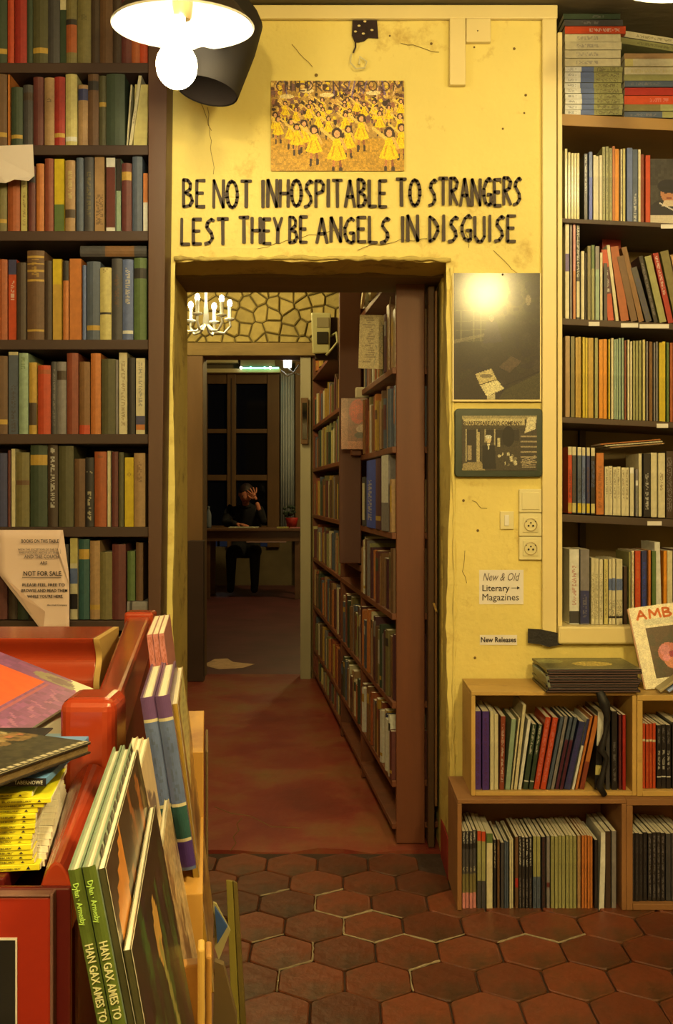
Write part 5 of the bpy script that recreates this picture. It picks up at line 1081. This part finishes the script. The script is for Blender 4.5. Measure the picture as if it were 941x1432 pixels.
# yellow booklets: spines to the viewer
m_yell = mat('bright_yellow_card', (240, 214, 30), .45, 6, .05, g=1.0)
yy0 = .915; zc = TZ+.001
rr = random.Random(6); vs = [1213, 1204, 1197, 1190, 1183, 1175, 1169, 1161.5, 1154, 1147, 1140, 1132.5, 1125, 1118, 1110.5]
xr = [55, 47, 45, 46, 44, 43, 45, 48, 49, 49, 50, 52, 61, 71, 44]
for k, (v, u) in enumerate(zip(vs, xr)):
    thk = ((vs[k]-vs[k+1]) if k < 14 else 7)*yy0/F; x1_ = X_(u, yy0)
    o = MB().box(-.15, 0, 0, .21 if k < 12 else .10, 0, thk-.0003).build('yellow_booklet', m_yell, bevel=.0004); o.location = (x1_, yy0+rr.uniform(-.002, .002), zc); o.rotation_euler = (0, 0, .13)
    pg = MB().box(-.1485, .0008, .0015, .209 if k < 12 else .099, .0006, thk-.0009).build('page_block', m_pages, o)
    mbt = MB(); xx = -.004-.006
    MB().prism([(-.0118, -.0003, .0014), (-.0084, -.0003, .0014), (-.0101, -.0003, thk-.0016)], (0, -.0002, 0)).build('printed_emblem', m_type, o)
    tx = text('spine_title', 'BLOOMSBURY', .0026, (-.030, -.0004, .0014), mat('olive_type', (130, 112, 30), .6), None, width=.026, height=.0015); tx.parent = o
    wd = ORD[k]; tag(o, ('bottom' if k == 0 else 'topmost' if k == 14 else wd+' from bottom')+' yellow booklet in the foreground stack', 'booklet', 'yellow booklets stacked on the red table'); zc += thk
zc += .0003
o = bx('blue_book', mat('sky_blue_cover', (120, 160, 190), .4, 6, .1), None, -.46, X_(66, 1.0), .935, 1.1, zc, zc+.004, .001); z2 = zc+.0045; tag(o, 'light blue book under the black-spined one on the yellow stack', 'book')
sb = thing('black_spined_book', 'thin book with a black lettered spine on top of the yellow booklets', 'book', (-.35, .92, z2))
bx('cover', mat('blue_grey_cover', (110, 150, 190), .4), sb, -.46, X_(64, .92), .9205, 1.08, z2, z2+.0065, .0005); bx('spine', mat('black_spine', (26, 22, 20), .5), sb, -.46, X_(64, .92)+.0003, .918, .9203, z2-.0003, z2+.0068, .0003)
text('spine_title', 'TABERNOWE', .005, (X_(40, .918), .9176, z2+.0018), mat('white_type', (235, 220, 170), .6), sb, width=.026, height=.0034)
# pale papers slumped beside the stack, between it and the red arm
mb = MB(); rr = random.Random(12)
for k in range(11):
    zq = TZ+.0012+k*.0050; c0_, c1_ = X_(57+k*.5, .925), X_(98-k*1.0, 1.12)
    mb.hexa([(c0_-.03, .93+k*.003, zq), (c0_+.004, .925+k*.004, zq), (c1_+.002*rr.random(), 1.118-.002*k, zq), (c1_-.05, 1.12, zq)], [(c0_-.03, .93+k*.003, zq+.0046), (c0_+.003, .926+k*.004, zq+.0046), (c1_-.002, 1.117-.002*k, zq+.0046), (c1_-.05, 1.119, zq+.0046)])
o = mb.build('curled_papers', m_pages, kind='stuff'); tag(o, 'loose pale paper edges beside the yellow booklets', 'papers', kind='stuff')
# dark ornate book on top, turned
cz = .955; C_ = Vector((-.2418, .982, cz)); e1 = Vector((-.048, -.103, 0)).normalized(); e2 = Vector((-.095, .041, 0)); e2 = (e2-e1*e2.dot(e1)).normalized()
im = Img(60, 84, (64, 56, 30)); rr = random.Random(1); im.noise(.2, 1, 2)
for _ in range(34):
    x, y, r_ = rr.uniform(4, 56), rr.uniform(2, 82), rr.uniform(3.5, 7); c_ = rr.choice([(190, 156, 84), (214, 184, 110), (150, 110, 50)])
    im.ell(x, y, r_, r_*.7, c_, .7); im.ell(x, y, r_*.5, r_*.32, (80, 64, 34), .8); im.ell(x+r_*.2, y, r_*.25, r_*.2, (190, 110, 60), .8)
for k in range(28): im.ell(2, 3*k, 1, 1, (190, 168, 110)); im.ell(58, 3*k, 1, 1, (190, 168, 110))
ob = thing('ornate_book', 'dark ornamented hardback lying turned on top of the foreground stack', 'book', tuple(C_))
M = Matrix.Identity(4); M.col[0][:3] = e1; M.col[1][:3] = e2; M.col[2][:3] = e1.cross(e2)
if M.col[2][2] < 0: M.col[0][:3] = e2; M.col[1][:3] = e1; M.col[2][:3] = e2.cross(e1)
def ori(o, M3, loc):
    M4 = M3.copy(); M4.translation = loc; return M4
def slab(name, m, a, b, za, zb_, inset=0, **k):
    p = [C_+e1*inset+e2*inset, C_+e1*(a-inset)+e2*inset, C_+e1*(a-inset)+e2*(b-inset), C_+e1*inset+e2*(b-inset)]
    if (p[1]-p[0]).cross(p[3]-p[0]).z < 0: p = p[::-1]
    return MB().hexa([(q.x, q.y, za) for q in p], [(q.x, q.y, zb_) for q in p]).build(name, m, ob, **k)
m_orn = mat('dark_ornate_edge', (52, 40, 24), .4, 90, .5, .2)
slab('board', m_orn, .24, .19, cz-.011, cz-.009, bevel=.0005); slab('page_block', mat('brown_page_edges', (120, 92, 44), .6, 60, .3, .3), .24, .19, cz-.0089, cz-.0021, .002); slab('board', m_orn, .24, .19, cz-.002, cz, bevel=.0005)
ms = im.mesh(.19, .24, .0004)      # cover print, laid on the top board
ms.v = [tuple(C_+e2*(v[0])+e1*(.24-v[2])+Vector((0, 0, .0006+v[1]*-1))) for v in ms.v]
if (e2.cross(-e1)).z < 0: ms.f = [f[::-1] for f in ms.f]
ms.build('cover_print', M_PRINT, ob, colattr=True)
o = bx('prop_books', mat('dark_box_cover', (40, 34, 26), .5), None, -.40, -.315, 1.0, 1.11, zc+.0115, cz-.0155, .002) if cz-.0155 > zc+.013 else None
if o: o.name = 'small_dark_book'; tag(o, 'small dark book under the ornate one', 'book')
# framed red board leaning against the front of the table
fb = thing('red_framed_board', 'red board with grey rim and dark inset picture at the lower left corner', 'board', (-.34, .86, .3))
Yf_ = .86
bx('board', mat('red_cover_board', (168, 42, 16), .4, 4, .12, .05), fb, X_(-90, Yf_), X_(70.5, Yf_), Yf_, Yf_+.012, .3, Z_(1254, Yf_), .002)
bx('rim', mat('grey_rim', (128, 84, 58), .6, 30, .2), fb, X_(70.6, Yf_), X_(75, Yf_), Yf_-.002, Yf_+.012, .3, Z_(1252, Yf_)+.002, .0008)
bx('rim', mat('grey_rim', (128, 84, 58)), fb, X_(-90, Yf_), X_(70.5, Yf_), Yf_-.002, Yf_+.012, Z_(1254, Yf_)+.0002, Z_(1250, Yf_), .0008)
bx('inset_border', m_paper, fb, X_(-60, Yf_), X_(24.5, Yf_), Yf_-.0012, Yf_-.0002, .32, Z_(1311, Yf_), 0); bx('inset_picture', mat('dark_inset', (44, 40, 30), .4, 12, .4), fb, X_(-58, Yf_), X_(22, Yf_), Yf_-.002, Yf_-.0013, .325, Z_(1314, Yf_), 0)
bx('foot', m_red2, fb, X_(-60, Yf_), X_(60, Yf_), Yf_, Yf_+.02, .004, .2995, .002)

# ------------------------------------------------------------------ the rack of upright books, all turned and leaning alike
TH = math.atan(.13)
m_ply = mat('light_plywood', (206, 146, 52), .55, 4, .22, .12, stretch=(1, 1, .25), dirt=((150, 92, 30), 5, .5, .7))
m_ply2 = mat('plywood_edge', (220, 168, 66), .5, 10, .15); m_oliveboard = mat('olive_board', (150, 128, 40), .5, 6, .2, .1, stretch=(1, 1, .2)); m_panel = mat('grey_brown_panel', (118, 92, 46), .5, 8, .25, .1, stretch=(1, 1, .2))
def leaning(name, u, v, Y, w, h, d, lean, mesh_fn, label, cat='book', group=None, rot=None, hard=False):
    """corner: near top left of the thing at picture point (u, v) and depth Y; leans with its top to the left"""
    T = P(u, v, Y); R_ = Matrix.Rotation(TH if rot is None else rot, 4, 'Z') @ Matrix.Rotation(-math.radians(lean), 4, 'Y')
    o = mesh_fn(w, h, d); o.matrix_world = Matrix.Translation(T) @ R_ @ Matrix.Translation((0, 0, -h)); o.name = name
    tag(o, label, cat, group); return o
def bookfn(col, ops, hard=True, g=1.0, two=None, gloss=True): return lambda w, h, d: make_book('x', w, h, d, col, ops, hard, g, SRND, two, gloss)
PAL['leaf'] = (96, 112, 30, 'leaf green')
m_lt = mat('lime_lettering', (176, 200, 70), .5); m_tt = mat('cream_lettering', (205, 190, 110), .5)
m_zig = mat('cream_cover_edge', (225, 205, 140), .5)
for k, (u, v) in enumerate(((95, 1217), (115, 1213))):
    o = leaning('green_picture_book', u, v, .5, .0065, .30, .245, 10.5, bookfn('leaf', [], True, 1.0, 'pgreen'), ['left green-spined picture book standing in the rack', 'right green-spined picture book with orange cover edge in the rack'][k])
    h = .30
    for s, a, b, m, hh in (('Dylan · Armesby', .007, .0285, m_lt, .0036), ('HAN GAX AMES TO', .0385, .0785, m_tt, .0042)):
        # lettering runs down the spine
        tx = text('spine_title', s, .005, (0, 0, 0), m, None, width=(b-a), height=hh, bold=.00004)
        tx.parent = o; tx.matrix_local = Matrix.Translation((.0014, -.0014, h-(a+b)/2)) @ Matrix.Rotation(math.pi/2, 4, 'X') @ Matrix.Rotation(-math.pi/2, 4, 'Z')
    rr = random.Random(k); mb = MB()
    for q in range(12): z_ = .02+q*.019; mb.box(.0066, .0069, .0+z_, .011+z_, h-.010-rr.random()*.004, h-.0005)
    mb.build('cover_markings', m_orn, o)
def art(w, h, seed, bg, blobs, n=60, side=(120, 100, 60)):
    im = Img(w, h, bg); rr = random.Random(seed)
    for _ in range(n): x, y = rr.uniform(0, w), rr.uniform(0, h); im.line(x, y, x+rr.uniform(-3, 3), y+rr.uniform(4, 18), rr.uniform(1, 4), rr.choice(blobs), .8)
    im.noise(.15, seed); return im
def picbook(name, u, v, Y, t, h, d, lean, im, label, col='dkol', hard=False, rot=None):
    o = leaning(name, u, v, Y, t, h, d, lean, bookfn(col, [], hard), label, rot=rot)
    ms = im.mesh(d, h, .0003); ms.v = [(t+.0004-vv[1], vv[0], vv[2]) for vv in ms.v]; p = ms.build('cover_print', M_GLOSS, o, colattr=True); return o
# covers turned to the right
im = art(40, 60, 3, (60, 42, 22), [(176, 98, 34), (120, 84, 40), (46, 34, 22), (150, 120, 60), (90, 84, 40)], 70); im.poly([(2, 6), (12, 0), (10, 30), (4, 34)], (216, 130, 40)); im.poly([(2, 34), (16, 26), (20, 56), (4, 58)], (130, 122, 96), .9)
picbook('picture_book', 136, 1216, .505, .004, .30, .235, 10.5, im, 'picture book with orange and brown cover right of the green-spined pair')
im = art(44, 60, 5, (34, 34, 20), [(36, 62, 26), (30, 28, 18), (56, 88, 30), (46, 34, 30), (24, 34, 16)], 110); im.line(6, 12, 16, 60, 2.5, (120, 124, 44)); im.ell(22, 8, 3, 4, (206, 150, 60)); im.line(22, 10, 40, 56, 2, (150, 140, 60)); im.poly([(4, 36), (7, 34), (9, 60), (5, 60)], (140, 124, 36))
picbook('picture_book', 172, 1330, .505, .004, .32, .235, 10, im, 'dark green jungle picture book behind the green-spined pair', hard=False)
im = art(40, 60, 7, (196, 160, 92), [(140, 100, 54), (206, 176, 110), (110, 76, 40), (180, 140, 80)], 60); im.poly([(0, 20), (10, 16), (30, 60), (14, 60)], (226, 188, 116), .9)
picbook('picture_book', 214, 1232, .745, .004, .25, .2, 10, im, 'beige sketch-covered picture book in the middle of the rack', 'cream')
for k, (u, v) in enumerate(((165, 1097), (174, 1098), (183, 1099))):
    im = Img(24, 40, (222, 184, 112)); rr = random.Random(k)
    if k == 2:
        for q in range(7): im.line(4, 10+q*1.8, 9, 6+q*1.6, .9, (110, 80, 60), .7)
        for q in range(9): im.line(10+q*1.2, 8+q*.8, 12+q, 14+q, .8, (90, 66, 50), .7)
    o = picbook('white_pamphlet', u, v, .745, .0045, .118, .145, 9, im, ['left', 'middle', 'right'][k]+' white pamphlet of three standing behind the green-spined books', 'cream')
PAL['lilac'] = (110, 70, 100, 'lilac')
for k, (u, v) in enumerate(((196, 976), (217, 974))):
    im = art(20, 50, 6, (120, 76, 70), [(150, 90, 90), (100, 70, 60), (130, 100, 70)], 20)
    o = leaning('blue_notebook', u, v, 1.0, .0145, .178, .2, 8.5, bookfn('bgrey', ['B0-13:lilac', 'T16-98:slate', 'B13-15:cream', 'U14-62:bgrey', 'B62-64:cream', 'B64-82:teal', 'B82-84:cream', 'B84-98:purple'], True, 1.0, 'lilac'), ['left thick blue and purple notebook in the rack', 'right thick blue and purple notebook in the rack'][k])
for k in range(3):
    o = leaning('pink_paperback', 205+8.2*k, 888-.8*k, 1.25, .0072, .118, .2, 7, bookfn('pink', ['U4-40:rust', 'U40-96:redor', 'B94-98:cream'], False, 1.1, 'pink'), ['left', 'middle', 'right'][k]+' of the three pink and orange paperbacks at the rack top')
im = art(30, 70, 9, (150, 104, 40), [(110, 70, 30), (176, 136, 52), (90, 60, 30), (190, 160, 70)], 40); im.poly([(4, 2), (26, 0), (24, 16), (6, 24)], (206, 186, 96)); [im.line(7, 8+q*4, 22, 3+q*4, .9, (130, 110, 60)) for q in range(4)]; im.ell(14, 40, 8, 12, (96, 66, 34), .8)
picbook('picture_book', 240, 985, 1.02, .006, .30, .22, 7, im, 'ochre picture book with a pale note, right of the blue notebooks', 'mustard')
# rack boards
rk = thing('book_rack', 'light plywood rack holding the foreground picture books', 'rack', (-.13, 1.0, .004))
def slabP(name, m, u0, u1, v0, v1, Y, t, dv0=0, bev=.002, bot=None, sh=0):
    a, b = P(u0, v0, Y), P(u1, v0, Y); zb_ = Z_(v1, Y) if bot is None else bot; ex = Vector((math.cos(TH), math.sin(TH), 0)); ey = Vector((-math.sin(TH), math.cos(TH), 0)); w_ = (b.x-a.x)/ex.x
    s = Vector((sh*Y/F, 0, 0)); p0 = Vector((a.x, a.y, 0)); q = [p0, p0+ex*w_, p0+ex*w_+ey*t, p0+ey*t]
    return MB().hexa([(c.x+s.x, c.y, zb_) for c in q], [(c.x, c.y, a.z) for c in q]).build(name, m, rk, bev)
slabP('front_panel', m_ply, 238, 284, 1352, 1500, .80, .014, bot=.02); slabP('front_post', m_ply2, 276, 286, 1328, 1500, .795, .02, bot=.004)
slabP('side_post', m_ply, 287, 296, 1338, 1500, .82, .03, bot=.004)
slabP('back_board', m_ply, 234, 274, 1102, 1500, 1.24, .012, bot=.02)
def rackbox(name, m, x0, x1, y0, y1, z0, z1):
    R2 = Matrix.Rotation(TH, 4, 'Z'); q = [R2 @ Vector((x, y, 0)) for x, y in ((x0, y0), (x1, y0), (x1, y1), (x0, y1))]
    return MB().hexa([(c.x, c.y, z0) for c in q], [(c.x, c.y, z1) for c in q]).build(name, m, rk, .001)
rackbox('rack_floor', m_ply, -.085, .02, .50, .99, .62, .633)
rackbox('book_step', m_ply, -.062, -.004, .992, 1.225, .62, .806)
rackbox('rear_step', m_ply, -.062, -.004, 1.226, 1.46, .62, .885)
rackbox('ledge', m_ply, -.079, -.042, .742, .90, .84, .8585)
rackbox('leg', m_red2, -.08, -.05, .52, .56, .004, .619); rackbox('leg', m_red2, -.06, -.03, 1.2, 1.24, .004, .619)
slabP('side_panel', m_panel, 268, 279, 1042, 1330, 1.28, .10, bot=.02); slabP('side_panel', m_wood_red, 280.5, 285, 1058, 1330, 1.28, .10, bot=.02); slabP('side_panel', m_panel, 287, 291, 1050, 1330, 1.28, .12, bot=.02)
# white toothed sheet and blue leaflet beside the rack
o = MB().prism([P(298, 1262, 1.3), P(302, 1264, 1.3), P(322, 1302, 1.3), P(306, 1343, 1.3), P(300, 1325, 1.3)], (0, .004, 0)).build('leaflet', mat('leaflet_card', (190, 168, 90), .6, 9, .25)); tag(o, 'pale folded leaflet sticking out right of the rack', 'leaflet')
o = MB().prism([P(300, 1268, 1.292), P(318, 1296, 1.292), P(304, 1320, 1.292)], (0, .004, 0)).build('blue_leaflet', mat('blue_leaflet_card', (60, 90, 120), .5, 9, .3)); tag(o, 'blue printed leaflet in front of the pale one beside the rack', 'leaflet')
# olive plank standing apart
op = thing('olive_plank', 'long olive yellow plank leaning upright at the right of the rack', 'plank', (-.14, 1.55, .003))
MB().hexa([(X_(344, 1.5), 1.46, .003), (X_(359, 1.5), 1.46, .003), (X_(362, 1.52), 1.50, .003), (X_(350, 1.52), 1.50, .003)], [P(316, 1230, 1.55), P(325, 1232, 1.55), P(329, 1232, 1.60), P(321, 1230, 1.60)]).build('board', m_oliveboard, op, .001)
MB().hexa([(X_(359, 1.5)+.001, 1.455, .003), (X_(370, 1.5), 1.455, .003), (X_(370, 1.5), 1.49, .003), (X_(359, 1.5)+.001, 1.49, .003)], [P(325.6, 1231, 1.55), P(331.5, 1234, 1.55), P(332, 1234, 1.59), P(326.8, 1231, 1.59)]).build('edge_strip', mat('dark_olive_strip', (112, 90, 30), .5, 6, .2), op, .001)
o = MB().prism([P(300, 1345, 1.15), P(312, 1350, 1.15), P(330, 1420, 1.15), P(334, 1500, 1.15), P(296, 1500, 1.15)], (0, .01, 0)).build('dark_board', m_panel); tag(o, 'dull grey board standing between the rack and the olive plank', 'board')

# ------------------------------------------------------------------ paper notice hung over the sixth shelf, folded and curled
YN = 2.965
nt = thing('paper_notice', 'curled white paper notice reading NOT FOR SALE, hanging on the left bookcase', 'sign', P(52, 742, YN))
W2 = (P(11, 741, YN), P(88, 740, YN-.002))
def N(u, v, dy=0): return P(u, v, YN+dy)
g_ = []
front = [(-2, 750, 0), (13, 741, .004), (88, 740, .004), (97, 815, .0), (97, 883, .002), (60, 884, .0), (28, 834, -.004), (-2, 800, -.012)]
rows_ = []
for j in range(13):
    v = 741+j*143/12; tt = j/12
    ul = -4 if v < 800 else -4+(v-800)*.76; ur = 88+min(9, (v-741)*.12); n = 8; r_ = []
    for i in range(n+1):
        q = i/n; dy = .006*math.sin(q*2.6+tt*3)-.010*(1-q)**2*tt*2; r_.append(N(ul+(ur-ul)*q, v, dy-.004))
    rows_.append(r_)
vs_ = [p for r_ in rows_ for p in r_]; fs_ = [(j*9+i, (j+1)*9+i, (j+1)*9+i+1, j*9+i+1) for j in range(12) for i in range(8)]
o = MB().add(vs_, fs_).build('sheet', mat('pinkish_paper', (226, 186, 132), .7, 8, .05), nt, smooth=True); o.modifiers.new('t', 'SOLIDIFY').thickness = .0004
MB().add([N(28, 834, -.016), N(60, 883, -.022), N(63, 855, -.016), N(30, 828, -.010), N(4, 805, -.014)], [(0, 1, 2, 3, 4)]).build('curled_edge', mat('shaded_paper_back', (200, 156, 104), .7), nt).modifiers.new('t', 'SOLIDIFY').thickness = .0004
MB().add([N(88, 741, -.010), N(81, 768, -.016), N(88, 790, -.016), N(97, 818, -.012), N(96, 800, -.004)], [(0, 1, 2, 3, 4)]).build('folded_edge', mat('pinkish_paper', (226, 186, 132)), nt).modifiers.new('t', 'SOLIDIFY').thickness = .0004
for s, u, v, wpx, hp_, m in (('BOOKS ON THIS TABLE', 56, 759, 52, 5, m_type), ('WITH THE EXCEPTION OF THE TALL', 55, 769.5, 60, 2.6, m_grey), ('SHELF FOUND ABOVE AT THREE', 56, 774, 58, 2.6, m_grey), ('AND THE COUCH', 58, 780.5, 48, 5, m_grey), ('ARE', 61, 789, 10, 4, m_type), ('NOT FOR SALE.', 60, 805, 54, 6.5, m_type), ('PLEASE FEEL FREE TO', 61, 820, 59, 4.5, m_type), ('BROWSE AND READ THEM', 62, 828, 64, 4.5, m_type), ('WHILE YOU\'RE HERE.', 63, 836, 50, 4.5, m_type), ('the small Company', 80, 847, 28, 3, m_grey)):
    text('printed_words', s, .01, N(u, v, -.0135), m, nt, width=wpx*YN/F, height=hp_*YN/F, bold=.00015)
MB().box(X_(33, YN), X_(87, YN), YN-.0138, YN-.0134, Z_(807.4, YN), Z_(806.7, YN)).build('underline', m_type, nt)
nt2 = MB().add([N(-30, 205), N(46, 202), N(48, 246), N(40, 253, -.01), N(20, 251, -.006), N(8, 256, -.01), N(-30, 252)], [(6, 5, 4, 3, 2, 1, 0)]).build('paper_scrap', mat('scrap_paper', (205, 180, 130), .7, 8, .06)); nt2.modifiers.new('t', 'SOLIDIFY').thickness = .0006
tag(nt2, 'blank torn paper scrap pinned to the left bookcase third shelf', 'paper')
sb_ = None

# ------------------------------------------------------------------ on top of the right crates
zt = .6285; names = ['bottom', 'second', 'third', 'fourth', 'fifth', 'sixth', 'seventh', 'eighth', 'top']
rr = random.Random(3); Ym = 2.86
for k in range(9):
    tk = .0075; x0_, x1_ = X_(765+rr.uniform(-3, 3), Ym), X_(896+rr.uniform(-4, 3), Ym)
    o = MB().box(x0_-x1_, 0, 0, .20, 0, tk-.0004).build('dark_magazine', mat('black_glossy_magazine', (34, 28, 24), .3, 20, .2, g=1.0), bevel=.0006); o.location = (x1_, Ym+rr.uniform(0, .004), zt); o.rotation_euler = (0, 0, rr.uniform(-.02, .02))
    MB().box(x0_-x1_+.004, -.003, -.0006, .001, .0022, tk-.003).build('pages', mat('brown_pages', (104, 70, 48), .6), o)
    if k == 8:
        im = Img(60, 40, (96, 92, 50)); im.ell(34, 22, 13, 8, (206, 172, 70)); im.ell(8, 12, 9, 7, (150, 150, 80), .8); im.rect(0, 0, 60, 3, (60, 60, 34)); im.noise(.2, 4)
        ms = im.mesh(x1_-x0_-.002, .19, .0003); ms.v = [(v[0]-(x1_-x0_)+.001, .005+v[2], tk+v[1]*-1+.0002) for v in ms.v]; ms.build('cover_print', M_GLOSS, o, colattr=True)
    tag(o, names[k]+' black magazine in the flat pile on the upper crate', 'magazine', 'pile of black magazines on the upper crate'); zt += tk
o = MB().hexa([P(745, 940, 3.0), P(768, 968, 2.862), P(771, 968, 2.862), P(760, 936, 3.04)], [P(744, 931, 3.0), P(763, 948, 2.862), P(767, 946, 2.862), P(758, 930, 3.04)]).build('curled_cover', mat('grey_green_cover', (128, 124, 80), .4)); tag(o, 'curled grey-green cover hanging off the left of the magazine pile', 'magazine')
o.location = (0, 0, .003)
# leaning magazine with orange title
W_, H_ = 80, 104
im = Img(W_, H_, (240, 214, 140)); im.rect(6, 17, 80, 25, (214, 196, 130)); im.noise(.03, 1); im.rect(14, 28, 80, 92, (86, 62, 34))
rr = random.Random(8)
for _ in range(30): im.ell(rr.uniform(14, 80), rr.uniform(30, 90), rr.uniform(4, 10), rr.uniform(3, 8), rr.choice([(70, 56, 34), (96, 60, 36), (60, 60, 34)]), .4)
im.ell(34, 62, 12, 13, (196, 106, 74)); im.ell(42, 72, 15, 12, (206, 122, 72)); im.ell(30, 58, 6, 7, (206, 120, 96)); im.ell(37, 64, 3.5, 4, (150, 40, 50)); im.ell(58, 52, 15, 11, (166, 92, 54)); im.ell(72, 66, 12, 16, (180, 104, 62)); im.ell(30, 68, 4, 4, (222, 130, 110)); im.rect(0, 0, 14, 104, (240, 214, 140)); im.rect(0, 92, 80, 104, (240, 214, 140)); im.noise(.08, 3)
Ya = 2.93; w_, h_ = .215, .245
am = im.mesh(w_, h_, .008, side=(190, 140, 90)).build('leaning_magazine', M_GLOSS, colattr=True)
am.location = P(906, 949, Ya); am.location.z = .6195; am.rotation_euler = (-.30, -.13, 0); am.location.y = 2.95
tag(am, 'white magazine titled in orange letters, leaning at the right edge above the crates', 'magazine')
MB().box(-.004, -.0004, .0005, .0075, .002, h_-.002).build('spine', mat('tan_spine', (196, 140, 84), .5), am)
mb = MB()
for s_ in strokes('AMBIT', .019, .178, h_-.038, h_-.012, .42): stroke_mesh(mb, s_, .0068, -.0002, .0004)
mb.build('title', mat('orange_title_ink', (226, 104, 20), .5), am)
for k, (u, c, lab) in enumerate(((921, (176, 150, 84), 'tan booklet slanting at the right edge in front of the leaning magazine'), (930, (150, 160, 190), 'blue-grey booklet slanting at the right edge above the crate'))):
    o = MB().box(0, .18, 0, .045, 0, .007).build('slanted_booklet', mat('slant_booklet_'+'ab'[k], c, .4, 8, .1), bevel=.001); o.location = (X_(u, 2.9)+.006*k, 2.882+.0*k, .6195+.001); o.rotation_euler = (0, -.62, 0); o.location.z += .004; tag(o, lab, 'booklet')
# black strap hanging in front of the upper crate
st_ = [(838, 966), (846, 985), (850, 1005), (846, 1028), (840, 1048), (848, 1060), (843, 1082), (838, 1100), (846, 1112)]
o = MB().tube([P(u, v, 2.868) for u, v in st_], [.012, .016, .008, .007, .012, .008, .008, .012, .008], 7).build('black_strap', mat('black_nylon', (24, 20, 16), .6, 30, .2), smooth=True); tag(o, 'black strap dangling over the books of the upper crate', 'strap')
print('objects', len(bpy.data.objects), 'script bytes')
